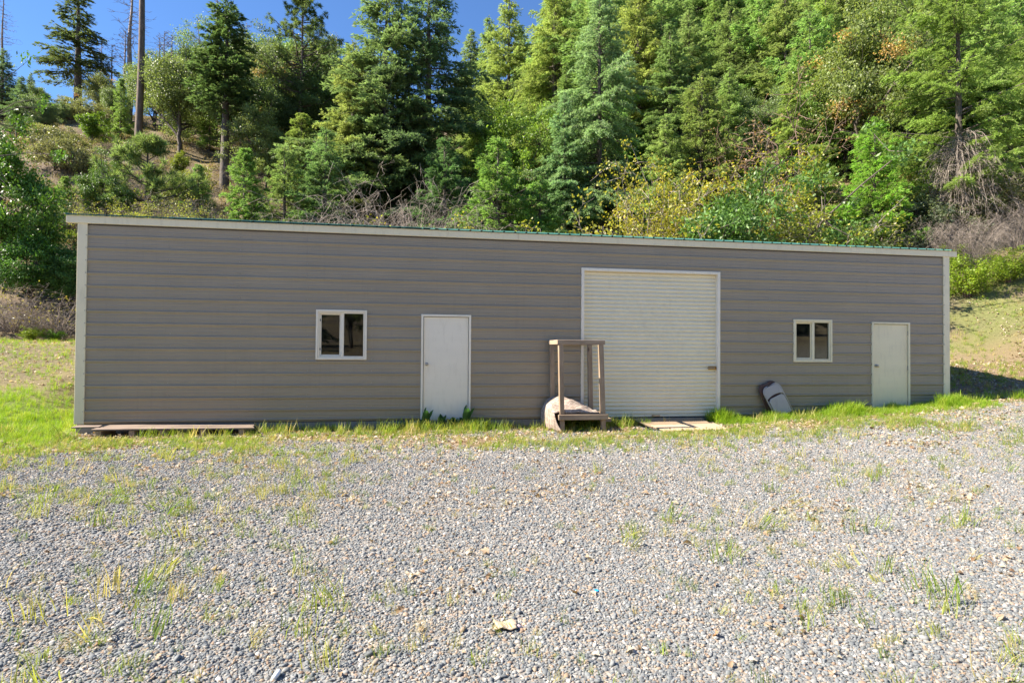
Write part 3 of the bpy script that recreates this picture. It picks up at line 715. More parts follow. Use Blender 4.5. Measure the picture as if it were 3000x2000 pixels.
def pine(seed, H, R, h0, ntuft, per=46, nl=.30, nw=.022, col=(.14, .19, .07), r0=.25, up=.35, prof=1.0):
    """long-needled pine: tufts of needles at the ends of crooked branches"""
    r = np.random.default_rng(seed); lines = []; zt = np.linspace(-.6, H, 14); lines.append((np.stack([.15 * np.sin(zt * .2 + seed), .1 * np.cos(zt * .23), zt], 1), r0 * (1 - np.clip(zt / H, 0, 1)) ** .8 + .02))
    tufts = []; nb = ntuft // 7
    for i in range(nb):
        t = r.random() ** .9; z = h0 + (H - h0) * t * .98; a = r.uniform(0, 6.28)
        L = R * (math.sin(min(1, .22 + t * .9) * math.pi) ** .6 * prof + (1 - prof) * (1 - t) ** .8) * r.uniform(.55, 1.15) * (1 - .55 * t) + .3
        d = np.array([math.cos(a), math.sin(a), 0]); ss = np.linspace(0, 1, 6)
        e = r.uniform(-.15, .25) + up * t
        P = np.array([.15 * math.sin(z * .2 + seed), .1 * math.cos(z * .23), z]) + d * (L * ss)[:, None] + UP * (L * (e * ss + .28 * ss ** 2.5 - .12 * ss))[:, None] + r.normal(size=(6, 3)) * .07 * L * ss[:, None]
        lines.append((P, (.015 + .014 * L) * (1 - .75 * ss)))
        for k in range(7):
            f = r.uniform(.42, 1.0) if k else 1.0; j = f * 5; i0 = min(4, int(j)); b = P[i0] + (P[i0 + 1] - P[i0]) * (j - i0)
            off = unit(r.normal(size=3) * np.array([1, 1, .5]) + d * .5 + UP * .25) * L * .22 * r.uniform(.3, 1) * (k > 0)
            lines.append((np.stack([b, b + off * .6 + UP * .03, b + off]), np.array([.012, .009, .006]))) if k else None
            tufts.append((b + off, unit(off + d * .3 + UP * .45)))
    T = np.array([x[0] for x in tufts]); A = np.array([x[1] for x in tufts]); n = len(T) * per; ti = np.repeat(np.arange(len(T)), per)
    D = unit(A[ti] * .55 + r.normal(size=(n, 3)) * .75); P = T[ti] - A[ti] * (r.random(n) * .16)[:, None]
    c = jitter_col(r, n, col, .25) * (1 + .22 * np.sin(ti * 1.7))[:, None]
    K = kites(P, D, r.normal(size=(n, 3)), nl * r.uniform(.7, 1.25, n), nw * r.uniform(.8, 1.3, n), c)
    return {'H': H, 'trunk': tubes_mesh('trunk', lines, 6), 'crown': kite_mesh('crown', [K])}

def broadleaf(seed, H, R, h0, nclus, nleaf, leaf=(.16, .09), col=(.10, .13, .04), lobes=9, r0=None, nlimb=10, stems=1, open_=.30, csz=.135, warm=.05, up=.5, accent=None):
    """rounded broad-leaved tree: limbs carrying leaf clumps spread unevenly through the crown"""
    r = np.random.default_rng(seed); ld = unit(r.normal(size=(lobes, 3)) * np.array([1, 1, .7])); ls = r.uniform(.15, .75, lobes)
    d = unit(r.normal(size=(nclus, 3))); rad = r.uniform(open_, 1, nclus) ** .6
    rad *= (.50 + (np.maximum(0, d @ ld.T) ** 6 * ls * 1.35).sum(1))
    hz = (H - h0) / 2; c0 = np.array([0, 0, h0 + hz]); Cc = c0 + d * rad[:, None] * np.array([R, R, hz])
    Cc[:, 2] = np.maximum(Cc[:, 2], h0 * .75 + r.uniform(0, .5, nclus))
    lines = []; r0 = r0 or .02 * H + .03; nodes = []
    for s_ in range(stems):
        a = r.uniform(0, 6.28); lean = np.array([math.cos(a), math.sin(a), 0]) * (.12 if stems == 1 else .35) * h0
        zt = np.linspace(0, 1, 6); top = lean + UP * (h0 + hz * .3)
        P = np.array([0, 0, -.4]) + (top + UP * .4) * zt[:, None] + r.normal(size=(6, 3)) * .05 * h0 * zt[:, None] * (1 - zt[:, None] * .3)
        lines.append((P, r0 / math.sqrt(stems) * (1 - .45 * zt))); nodes += [P[4], P[5]]
        for k in range(max(3, nlimb // stems)):
            g = Cc[r.integers(nclus)]; b = P[r.integers(3, 6)]; ss = np.linspace(0, 1, 6)
            Q = b + (g - b) * ss[:, None] + UP * (np.sin(ss * np.pi) * .10 * np.linalg.norm(g - b) * r.uniform(-.6, 1.2))[:, None] + r.normal(size=(6, 3)) * .03 * R * np.sin(ss * np.pi)[:, None]
            lines.append((Q, r0 / math.sqrt(stems) * .5 * (1 - .85 * ss) + .008)); nodes += list(Q[1:])
    nodes = np.array(nodes)
    for i in range(nclus):
        dd = np.linalg.norm(nodes - Cc[i], axis=1); b = nodes[np.argmin(dd)]; mid = (b + Cc[i]) / 2 + r.normal(size=3) * .06 * R
        lines.append((np.stack([b, mid, Cc[i]]), np.array([.012, .008, .004]) * (1 + H * .06)))
    sz = csz * R * r.uniform(.6, 1.5, nclus); w = sz ** 2 / (sz ** 2).sum(); cnt = r.multinomial(nleaf, w); ci = np.repeat(np.arange(nclus), cnt); n = len(ci)
    off = r.normal(size=(n, 3)) * np.array([1, 1, .62]); P = Cc[ci] + off * (sz[ci] * .62)[:, None]
    out = unit(Cc[ci] - c0); D = unit(r.normal(size=(n, 3)) + out * .5 - UP * .25); Nn = unit(UP * up + out * .5 + r.normal(size=(n, 3)) * .6)
    c = jitter_col(r, n, col, .22, warm) * (1 + .2 * np.sin(ci * 2.1))[:, None]
    if accent is not None:
        a_ = (np.sin(ci * 3.7 + seed) > accent[1]); c[a_] = jitter_col(r, int(a_.sum()), accent[0], .2)
    K = kites(P, D, Nn, leaf[0] * r.uniform(.6, 1.3, n), leaf[1] * r.uniform(.7, 1.3, n), c)
    return {'H': H, 'trunk': tubes_mesh('trunk', lines, 5), 'crown': kite_mesh('crown', [K])}

def stems(seed, H, R, nst, nsub, leafn=0, leaf=(.10, .07), col=(.3, .28, .03), rad=.02, bend=.5, droop=0., spread=1.0, tw=.35, lvl3=2, base=.15, lc=.08):
    """many-stemmed shrub or thicket; leafn leaves in small groups along the twigs (0: bare)"""
    r = np.random.default_rng(seed); lines = []; tips = []
    for i in range(nst):
        a = r.uniform(0, 6.28); u = r.random() ** .5 * spread; h = H * r.uniform(.6, 1.0) * (1 - .25 * u); ss = np.linspace(0, 1, 7)
        d = np.array([math.cos(a), math.sin(a), 0]); b = d * R * base * r.random()
        P = b + d * (R * u * ss ** (1 + bend))[:, None] + UP * (h * (ss * (1 + droop) - droop * ss ** 2))[:, None] + r.normal(size=(7, 3)) * .035 * H * ss[:, None]
        lines.append((P, rad * (1 - .8 * ss) * r.uniform(.7, 1.2)))
        for k in range(nsub):
            f = r.uniform(.25, 1) * 6; j = min(5, int(f)); q = P[j] + (P[j + 1] - P[j]) * (f - j)
            L = tw * H * r.uniform(.35, 1) * (1.1 - f / 8); dd = unit(r.normal(size=3) * np.array([1, 1, .6]) + d * .4 + UP * (.35 - droop * 1.2))
            s4 = np.linspace(0, 1, 4); Q = q + dd * (L * s4)[:, None] + r.normal(size=(4, 3)) * .06 * L * s4[:, None] - UP * (droop * .3 * L * s4 ** 2)[:, None]
            lines.append((Q, rad * .42 * (1 - .75 * s4))); tips += [Q[3], Q[2]]
            for m_ in range(lvl3):
                g = Q[r.integers(1, 4)]; e = g + unit(r.normal(size=3) + dd * .7) * L * r.uniform(.2, .5); lines.append((np.stack([g, (g + e) / 2 + r.normal(size=3) * .02, e]), np.array([.2, .16, .08]) * rad)); tips.append(e)
    out = {'H': H, 'trunk': tubes_mesh('stems', lines, 3), 'crown': None}
    if leafn:
        T = np.array(tips); ti = r.integers(0, len(T), leafn); P = T[ti] + r.normal(size=(leafn, 3)) * lc; D = r.normal(size=(leafn, 3)) - UP * .2; Nn = UP * .8 + r.normal(size=(leafn, 3)) * .6
        c = jitter_col(r, leafn, col, .2) * (1 + .15 * np.sin(ti * 1.3))[:, None]
        out['crown'] = kite_mesh('foliage', [kites(P, D, Nn, leaf[0] * r.uniform(.6, 1.3, leafn), leaf[1] * r.uniform(.7, 1.3, leafn), c)])
    return out

def snag(seed, H, R, h0, nb, r0, up=.3):
    r = np.random.default_rng(seed); lines = []; zt = np.linspace(-.5, H, 10); cr = np.stack([.004 * H * np.sin(zt * .5 + seed), .004 * H * np.cos(zt * .4), zt], 1); lines.append((cr, r0 * (1 - np.clip(zt / H, 0, 1)) ** .8 + .012))
    for i in range(nb):
        t = r.random() ** .8; z = h0 + (H - h0) * t; a = r.uniform(0, 6.28); L = R * (1 - t) ** .7 * r.uniform(.4, 1.1) + .2; ss = np.linspace(0, 1, 5); d = np.array([math.cos(a), math.sin(a), 0])
        P = np.array([.004 * H * math.sin(z * .5 + seed), .004 * H * math.cos(z * .4), z]) + d * (L * ss)[:, None] + UP * (L * (up * ss + .25 * ss ** 2 - .25 * ss))[:, None] + r.normal(size=(5, 3)) * .06 * L * ss[:, None]
        lines.append((P, (.016 + .008 * L) * (1 - .7 * ss)))
        for k in range(5):
            q = P[r.integers(1, 5)]; e = q + unit(d * .8 + r.normal(size=3) * .6 + UP * .1) * L * r.uniform(.15, .4); lines.append((np.stack([q, (q + e) / 2, e]), np.array([.014, .011, .006])))
    return {'H': H, 'trunk': tubes_mesh('trunk', lines, 4), 'crown': None}

def plant(name, proto, label, cat, px, Z, top, crown_mat='needles', bark_mat='bark_grey', color=(1, 1, 1), rz=0., wide=1.0, group=None, sink=0., stem_name='trunk', crown_name='crown', xyz=None, height=None, lean=(0, 0)):
    """one tree or shrub: an Empty at its foot with its woody part and its foliage; top = picture row of its tip"""
    if xyz is None: x, y, z = at(px, Z); z -= sink; hgt = zat(px, top, Z) - z
    else: x, y, z = xyz; hgt = height
    k = max(.05, hgt / proto['H']); e = thing(name, label, cat, (x, y, z), rz, group); e.scale = (k * wide, k * wide, k); e.rotation_euler = (lean[0], lean[1], rz)
    t = link(stem_name, proto['trunk'], e); 
    if not proto['trunk'].materials: proto['trunk'].materials.append(M[bark_mat])
    if proto['crown'] is not None:
        c = link(crown_name, proto['crown'], e); c.color = (min(color[0], 1.12), color[1], color[2], 1)
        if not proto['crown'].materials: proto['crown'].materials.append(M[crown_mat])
    return e
# prototypes
FA = conifer(1, 18, 5.6, .7, 115000, tipcol=(.31, .355, .155), wild=.35)
FB = conifer(2, 18, 5.0, .5, 108000, droop=.30, tipcol=(.295, .355, .16), wild=.45)
FC = conifer(3, 20, 6.0, 1.0, 120000, droop=.34, hang=.55, tipcol=(.31, .355, .165), wild=.5, gap=.1)
FD = conifer(4, 6, 1.75, .25, 36000, whorl=.28, card=(.14, .038), droop=.10, el=(.05, .8), tipcol=(.20, .30, .10))
FE = conifer(5, 8, 3.0, .3, 52000, whorl=.34, card=(.16, .042), droop=.16, el=(.05, .75), hang=.3, tipcol=(.21, .31, .11), wild=.35)
FS = conifer(6, 22, 3.4, 5.0, 15000, whorl=.75, droop=.16, el=(-.05, .5), card=(.34, .09), gap=.25, hang=.5, col=(.10, .13, .055), per=(3, 6))
FN = conifer(7, 20, 2.6, 8.0, 26000, whorl=.5, droop=.12, el=(.0, .7), shape=.55, card=(.30, .085), gap=.1, dead=10, col=(.10, .15, .06))
FX = conifer(8, 20, 6.2, 3.2, 70000, whorl=.85, droop=.20, el=(.10, .55), shape=.55, card=(.26, .055), hang=.55, twl=.30, tipcol=(.29, .35, .16), col=(.14, .19, .06), gap=.15, dead=14, wild=.3)
PP = pine(11, 24, 6.2, 7.5, 800, 46, nl=.42, nw=.05)
PT = pine(12, 34, 3.6, 23, 260, 40, nl=.34, nw=.05, r0=.30)
PY = pine(13, 4.6, 3.6, .3, 340, 60, nl=.36, nw=.026, r0=.09, up=.7, prof=.2, col=(.17, .23, .09))
OA = broadleaf(21, 9, 3.7, 1.3, 230, 36000, leaf=(.16, .09), col=(.165, .225, .09), r0=.24)
OB = broadleaf(22, 8, 3.0, .7, 190, 32000, leaf=(.15, .085), col=(.18, .24, .10), stems=2, r0=.2)
OC = broadleaf(23, 10, 3.3, 1.4, 210, 34000, leaf=(.15, .085), col=(.16, .215, .09), r0=.22, accent=((.36, .28, .14), .975))
OG = broadleaf(24, 5, 2.1, .5, 150, 26000, leaf=(.13, .055), col=(.10, .20, .035), stems=3, r0=.12)       # glossy
OY = broadleaf(25, 5, 1.9, .8, 110, 11000, leaf=(.17, .10), col=(.17, .26, .03), stems=3, r0=.1, open_=.2)  # fresh light green
SB = broadleaf(26, 2.2, 1.5, .15, 90, 9000, leaf=(.10, .055), col=(.20, .22, .11), stems=4, r0=.08)       # grey-green bush
SG = stems(31, 2.6, 1.5, 24, 9, 7000, leaf=(.10, .06), col=(.20, .32, .03), rad=.016)                         # bright green shrub
MY = stems(32, 6, 2.6, 22, 14, 9500, leaf=(.09, .065), col=(.295, .345, .055), rad=.035, lc=.13)                 # maple leafing out, yellow
MY2 = stems(33, 4.5, 2.6, 22, 11, 6500, leaf=(.08, .06), col=(.275, .325, .065), rad=.028, lc=.11)
BR = stems(34, 2.6, 2.0, 130, 12, 0, rad=.0065, droop=.9, bend=.1)                                               # bare arching brush
BR2 = stems(35, 2.2, 1.8, 70, 9, 500, leaf=(.07, .04), col=(.22, .22, .05), rad=.013, bend=.3)
BT = stems(36, 6, 2.0, 9, 12, 500, leaf=(.10, .06), col=(.30, .22, .11), rad=.04, bend=.6)                     # bare reddish saplings
SN1 = snag(41, 16, 2.2, 4.0, 60, .22); SN2 = snag(42, 8, 1.2, 1.5, 45, .10, .5); SN3 = snag(43, 20, 2.4, 9, 90, .26, -.05)

def over(px):
    for a, b in ((100, 'the far left edge'), (330, 'the left roof end'), (600, 'the left part of the wall'), (900, 'the blank left wall'), (1150, 'the left window'), (1450, 'the left door'), (1690, 'the wooden stand'), (1900, 'the left half of the roller door'), (2120, 'the right half of the roller door'), (2310, 'the folded chairs'), (2460, 'the right window'), (2680, 'the right door'), (2820, 'the right roof end')):
        if px < a: return b
    return 'the right bank'
def tone(c): return 'bluish' if c[2] > .95 * c[0] else ('yellowish' if c[0] > 1.12 * c[1] or c[0] > 1.35 else ('dark' if c[1] < .95 else ('light' if c[1] > 1.28 else 'olive')))
def rank(Z): return 'low' if Z < 36 else ('midway' if Z < 56 else ('high' if Z < 80 else 'topmost'))
# ------------------------------------------------------------------ trees and shrubs, left to right
FAR = 'conifers of the far hillside stand'
P_ = plant
# skyline, left
P_('dead_tree', SN3, 'dead conifer with drooping bare twigs cut by the left picture edge', 'tree', -12, 60, -60, bark_mat='bark_dead', rz=1)
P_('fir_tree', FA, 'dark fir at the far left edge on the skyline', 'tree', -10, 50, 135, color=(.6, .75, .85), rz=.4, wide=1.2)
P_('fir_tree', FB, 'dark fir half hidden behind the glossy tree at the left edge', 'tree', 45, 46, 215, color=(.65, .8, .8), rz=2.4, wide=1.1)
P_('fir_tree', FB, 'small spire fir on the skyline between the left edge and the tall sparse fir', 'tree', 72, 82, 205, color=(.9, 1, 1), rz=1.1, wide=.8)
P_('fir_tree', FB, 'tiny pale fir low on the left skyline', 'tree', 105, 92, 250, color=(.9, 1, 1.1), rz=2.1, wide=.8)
P_('fir_tree', FS, 'tall sparse fir with open drooping limbs against the sky on the left', 'tree', 214, 58, -60, color=(1, 1.05, .9), rz=.3, wide=1.9)
P_('dead_tree', SN3, 'tall bare snag just left of the straight bare pine trunk', 'tree', 366, 58, -80, bark_mat='bark_dead', rz=.2, wide=1.6)
P_('pine_tree', PT, 'straight branchless pine trunk rising out of the picture', 'tree', 395, 43, -700, bark_mat='bark_pine', crown_mat='needles')
SNG = 'small bare snags on the left skyline'
for px, tp, Z, w in ((280, 108, 62, 1.2), (313, 125, 60, 1.3), (350, 85, 62, 1.4), (455, 105, 62, 1.5), (466, 85, 63, 1.3), (487, 88, 62, 1.3)):
    P_('dead_tree', SN2, 'thin skyline snag, %s of three %s the straight bare trunk' % ({280: 'leftmost', 313: 'middle', 350: 'rightmost', 455: 'leftmost', 466: 'middle', 487: 'rightmost'}[px], 'left of' if px < 390 else 'right of'), 'tree', px, Z, tp, bark_mat='bark_dead', rz=px * .7, wide=w, group=SNG)
P_('dead_tree', SN1, 'bare snag behind the narrow dense-topped conifer', 'tree', 622, 60, -40, bark_mat='bark_dead', rz=2.2, wide=1.2)
P_('dead_tree', SN1, 'leaning bare snag left of the narrow dense-topped conifer', 'tree', 590, 58, 60, bark_mat='bark_dead', rz=1.2, lean=(0, -.1))
P_('dead_tree', SN2, 'bare snag right of the narrow dense-topped conifer', 'tree', 708, 60, 60, bark_mat='bark_dead', rz=.2)
P_('dead_tree', SN2, 'slim bare pole snag left of the great dark fir', 'tree', 975, 62, 90, bark_mat='bark_dead', rz=.9, wide=.5)
P_('oak_tree', OA, 'broad olive oak with forked dark trunk right of the straight bare trunk', 'tree', 520, 44, 138, 'leaves', color=(1, 1, .9), rz=.5)
P_('oak_tree', OC, 'bushy oak with orange tints left of the straight bare trunk', 'tree', 285, 56, 195, 'leaves', color=(1.1, 1, .9), rz=1.5)
P_('oak_tree', OB, 'small oak partly hidden behind the straight bare trunk', 'tree', 440, 56, 150, 'leaves', color=(.95, 1, .9), rz=2.5)
P_('oak_tree', OB, 'round grey-green oak low on the left slope below the tall sparse fir', 'tree', 115, 46, 275, 'leaves', color=(.9, 1, 1.1), rz=.1)
P_('sapling_tree', OY, 'fresh light green young tree below the tall sparse fir', 'tree', 255, 39, 318, 'leaves', color=(.75, .85, .9), rz=.7)
P_('sapling_tree', FD, 'thin pale conifer sapling left of the straight bare trunk', 'tree', 342, 46, 225, color=(1.25, 1.2, .8), rz=.4, wide=.7)
P_('fir_tree', FN, 'narrow dense-topped conifer with long bare lower trunk', 'tree', 650, 39, -10, bark_mat='bark_grey', color=(.95, 1.05, .95), rz=.8, wide=1.5)
P_('sapling_tree', FE, 'soft light green conifer sapling left of the narrow conifer trunk', 'tree', 605, 46, 290, color=(1.4, 1.25, .9), rz=1.4, wide=.8)
P_('oak_tree', OA, 'dark oak between the narrow conifer and the tufted pine', 'tree', 742, 44, 190, 'leaves', color=(.8, .9, .9), rz=3.0)
P_('oak_tree', OC, 'tall olive oak left of the tufted pine', 'tree', 800, 46, 95, 'leaves', color=(.95, 1, .95), rz=4.0, wide=.9)
P_('oak_tree', OB, 'low oak on the slope under the tufted pine', 'tree', 770, 40, 320, 'leaves', color=(1, 1, .85), rz=.9)
P_('pine_tree', PP, 'tall tufted pine with open rounded crown', 'tree', 870, 45, -60, bark_mat='bark_pine', color=(1, 1.05, .9), rz=.3)
P_('oak_tree', OA, 'olive oak right of the tufted pine', 'tree', 930, 47, 170, 'leaves', color=(.95, 1, .9), rz=5.0)
P_('oak_tree', OB, 'pale oak on the skyline beside the great dark fir', 'tree', 985, 52, 215, 'leaves', color=(1.05, 1.05, .9), rz=2.0)
for q, Z, tp, pr, w, lab in ((95, 52, 235, OA, .8, 'slender olive oak left of the tall sparse fir'), (160, 50, 290, OB, .8, 'small upright oak at the foot of the tall sparse fir'), (318, 52, 235, OA, .7, 'slim oak close on the left of the straight bare trunk'), (470, 52, 175, OC, .75, 'slim oak between the straight bare trunk and the broad olive oak'), (580, 50, 205, OB, .8, 'upright oak between the broad olive oak and the narrow conifer'), (690, 52, 215, OA, .75, 'slim oak just right of the narrow conifer')):
    P_('oak_tree', pr, lab, 'tree', q, Z, tp, 'leaves', color=(.95, 1.02, .9), rz=q * .1, wide=w)
P_('fir_tree', FN, 'slim young conifer far left below the skyline spires', 'tree', 35, 44, 300, color=(.8, .95, .85), rz=2.0, wide=1.3)
# left slope below the skyline
P_('bush', SB, 'grey-green bush on the left slope above the brown cut bank', 'bush', 150, 34, 395, 'leaves', rz=.2, wide=1.3)
P_('bush', SB, 'wide grey-green bush on the left slope right of its neighbour', 'bush', 225, 34, 430, 'leaves', rz=1.2, wide=1.2)
P_('young_pine', PY, 'young long-needled pine bush on the left slope', 'pine', 415, 29, 405, color=(1.05, 1.1, .95), rz=.6)
P_('sapling_tree', FD, 'little fir sapling among the brown brush at the left', 'tree', 182, 27, 515, color=(1.3, 1.2, .8), rz=.6)
P_('laurel_bush', OG, 'glossy bush left of the young long-needled pine', 'bush', 300, 28, 475, 'gloss_leaves', color=(1.1, 1, 1.3), rz=.4)
P_('sapling_tree', FD, 'small pale pine sapling on the bare slope above the roof', 'tree', 575, 31, 480, color=(1.4, 1.3, 1.0), rz=1.6)
P_('bush', SB, 'low green bush on the bare slope below the narrow conifer', 'bush', 535, 33, 480, 'leaves', color=(1.1, 1.15, .6), rz=1.9, wide=.8)
P_('sapling_tree', OY, 'wispy yellow-green sapling on the bare slope', 'tree', 515, 37, 430, 'leaves', color=(1, .85, .8), rz=1.9, wide=.6)
P_('fir_tree', FD, 'bright green cone-shaped young fir above the roof', 'tree', 712, 28, 432, color=(.95, 1.15, .7), rz=.6, wide=1.05)
BRU = 'brown bare brush on the left slope'
for i, (px, Z, tp, w) in enumerate(((60, 27, 690, 1.2), (150, 28, 560, 1.3), (230, 27, 575, 1.3), (330, 29, 540, 1.2), (610, 29, 570, 1.2), (430, 27, 585, 1.3), (530, 28, 565, 1.2), (370, 33, 520, 1.2), (560, 34, 510, 1.2))):
    P_('brush_thicket', BR2, '%s brush thicket %s on the slope above %s' % ('dry brown' if i % 2 else 'dry grey', rank(Z), over(px)), 'brush', px, Z, tp, 'leaves', 'twigs_brown' if i % 2 else 'twigs', color=(1, 1, .7), rz=i * 1.3, wide=w, group=BRU, stem_name='stems', crown_name='foliage')
P_('budding_shrub', MY2, 'sparse budding shrub with grey twigs just above the left roof', 'shrub', 330, 25.5, 560, 'leaves', 'twigs', color=(.8, .85, 1), rz=.5, stem_name='stems', crown_name='foliage', wide=1.2)
P_('budding_shrub', MY2, 'pale budding shrub above the roof under the young pine', 'shrub', 480, 26, 545, 'leaves', 'twigs', color=(.8, .85, 1), rz=2.5, stem_name='stems', crown_name='foliage', wide=1.2)
# far left foreground
P_('laurel_tree', OG, 'glossy dark green tree at the left picture edge', 'tree', 5, 21, 345, 'gloss_leaves', color=(1, 1.05, .8), rz=.3, wide=.72)
P_('laurel_tree', OG, 'glossy bush beside the left corner of the shed', 'bush', 196, 20.5, 700, 'gloss_leaves', color=(.75, .85, 1.0), rz=2.3, wide=1.1)
P_('laurel_tree', OG, 'low glossy bush under the tree at the left edge', 'bush', 90, 20, 640, 'gloss_leaves', color=(.8, .95, .8), rz=4.3, wide=1.1)
P_('fir_tree', FD, 'dark little fir behind the glossy bushes at the left', 'tree', 140, 24, 620, color=(.6, .8, .6), rz=4.3)
P_('brush_thicket', BR2, 'brown dead thicket below the glossy tree at the left edge', 'brush', 40, 18.6, 810, 'leaves', 'twigs_brown', rz=.4, wide=1.5, stem_name='stems', crown_name='foliage')
P_('brush_thicket', BR2, 'brown dead thicket between the left edge and the corner post', 'brush', 160, 18.3, 850, 'leaves', 'twigs_brown', rz=1.4, wide=1.4, stem_name='stems', crown_name='foliage')
P_('green_shrub', SG, 'yellow-green shrub on top of the mound left of the shed', 'shrub', 92, 17.6, 950, 'leaves', 'twigs_brown', color=(.85, .85, .8), rz=.4, wide=1.3, stem_name='stems', crown_name='foliage')
P_('green_shrub', SG, 'leafy green shrub on the mound next to the corner post', 'shrub', 160, 17.8, 960, 'leaves', 'twigs_brown', color=(.45, .7, .6), rz=1.4, wide=1.2, stem_name='stems', crown_name='foliage')
P_('green_shrub', SG, 'sunlit grassy shrub high on the bank beside the shed corner', 'shrub', 205, 26, 668, 'leaves', 'twigs_brown', color=(1, 1, .8), rz=2.4, wide=1.3, stem_name='stems', crown_name='foliage')
# middle
P_('fir_tree', FE, 'soft mid-green fir right of the small cone-shaped fir', 'tree', 830, 30, 430, color=(.95, 1.0, .8), rz=.2, wide=.95)
P_('fir_tree', FE, 'bluish green young fir left of the great dark fir', 'tree', 945, 31, 375, color=(.85, 1.0, .95), rz=1.9, wide=1.0)
P_('fir_tree', FD, 'olive fir sapling behind the soft mid-green fir', 'tree', 880, 37, 330, color=(1.1, 1.05, .7), rz=1.2, wide=1.1)
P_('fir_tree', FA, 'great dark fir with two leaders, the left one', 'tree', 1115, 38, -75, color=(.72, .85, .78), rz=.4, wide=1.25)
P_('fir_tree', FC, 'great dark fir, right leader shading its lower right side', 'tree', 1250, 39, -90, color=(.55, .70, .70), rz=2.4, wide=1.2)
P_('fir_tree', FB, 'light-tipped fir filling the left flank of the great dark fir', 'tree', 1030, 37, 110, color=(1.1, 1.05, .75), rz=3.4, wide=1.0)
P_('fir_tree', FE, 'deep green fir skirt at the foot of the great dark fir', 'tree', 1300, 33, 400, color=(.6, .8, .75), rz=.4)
P_('brush_thicket', BR, 'arching bare grey brush in front of the great dark fir', 'brush', 1165, 26.5, 500, bark_mat='twigs', rz=.4, wide=1.15, stem_name='stems')
P_('brush_thicket', BR, 'smaller bare grey brush right of the arching bare brush', 'brush', 1245, 26, 590, bark_mat='twigs', rz=2.4, wide=1.1, stem_name='stems')
P_('fir_tree', FE, 'bright mid-green broad fir in front of the tall pair', 'tree', 1455, 28, 400, color=(.95, 1.15, .7), rz=.9, wide=1.02)
P_('fir_tree', FE, 'low green fir right beside the broad bright fir', 'tree', 1575, 28.5, 520, color=(.85, 1.1, .7), rz=2.9, wide=1.1)
P_('fir_tree', FB, 'slim spire fir on the skyline right of the sky gap', 'tree', 1368, 74, 78, color=(1, 1.05, .95), rz=.5)
P_('fir_tree', FA, 'tall fir with pointed top just right of the sky gap', 'tree', 1485, 58, -30, color=(1.15, 1.15, .8), rz=1.5, wide=.95)
P_('fir_tree', FB, 'fir behind the pointed-topped tall fir', 'tree', 1430, 66, 40, color=(1, 1.1, .9), rz=4.5, wide=.9)
P_('fir_tree', FB, 'olive fir above the broad bright fir', 'tree', 1400, 46, 250, color=(1.3, 1.2, .75), rz=2.2, wide=1.1)
P_('oak_tree', OB, 'yellow-green oak showing between the firs in the middle', 'tree', 1480, 38, 290, 'leaves', color=(1.5, 1.35, .5), rz=2.2, wide=.8)
P_('fir_tree', FC, 'olive tall fir between the pointed fir and the bluish fir', 'tree', 1620, 52, -110, color=(1.25, 1.15, .75), rz=.2)
P_('fir_tree', FC, 'bluish green tall fir in the middle of the right stand', 'tree', 1755, 36, -60, color=(.95, 1.15, 1.25), rz=1.2, wide=.92)
P_('fir_tree', FB, 'slim bluish fir left of the bluish tall fir', 'tree', 1655, 35, 260, color=(.9, 1.15, 1.3), rz=3.2, wide=.9)
P_('fir_tree', FA, 'olive fir right of the bluish tall fir', 'tree', 1870, 44, -90, color=(1.15, 1.1, .75), rz=2.2)
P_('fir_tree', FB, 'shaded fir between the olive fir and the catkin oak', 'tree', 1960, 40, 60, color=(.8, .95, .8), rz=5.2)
# right hillside
P_('oak_tree', OC, 'catkin-tinted oak high on the right hillside', 'tree', 2150, 56, -20, 'leaves', color=(1.05, .95, .9), rz=.2)
P_('oak_tree', OC, 'orange-tinted oak below the top edge right of centre', 'tree', 2260, 48, 30, 'leaves', color=(1.0, 1, .9), rz=1.2)
P_('oak_tree', OA, 'dull green oak in the gully on the right hillside', 'tree', 2160, 42, 240, 'leaves', color=(.85, .95, .9), rz=2.2)
P_('oak_tree', OB, 'grey-green round oak above the yellow maple', 'tree', 2265, 36, 270, 'leaves', color=(.95, 1.05, 1.0), rz=.7)
P_('fir_tree', FB, 'green fir spire behind the grey-green round oak', 'tree', 2090, 50, -60, color=(.95, 1.1, .8), rz=.7)
P_('fir_tree', FA, 'yellowish fir on the right slope left of the huge right fir', 'tree', 2420, 38, -40, color=(1.3, 1.25, .7), rz=.9, wide=.9)
P_('oak_tree', OC, 'crooked-limbed oak with orange catkins at the top right', 'tree', 2520, 32, -30, 'leaves', color=(1.25, 1.1, .8), rz=3.9, wide=.9)
P_('fir_tree', FE, 'light green fir left of the bright feathery fir', 'tree', 2390, 28, 420, color=(1.2, 1.2, .7), rz=.1)
P_('fir_tree', FB, 'soft green fir behind the yellow maple thicket', 'tree', 2320, 32, 200, color=(1.25, 1.2, .75), rz=4.1, wide=.9)
P_('fir_tree', FE, 'bright feathery fir above the right part of the roof', 'tree', 2560, 25.5, 345, color=(1.35, 1.45, .6), rz=2.1, wide=.95)
big = P_('fir_tree', FX, 'huge fir with long sweeping branches at the right', 'tree', 2815, 26, -130, color=(1.25, 1.25, .8), rz=.6, wide=1.0)
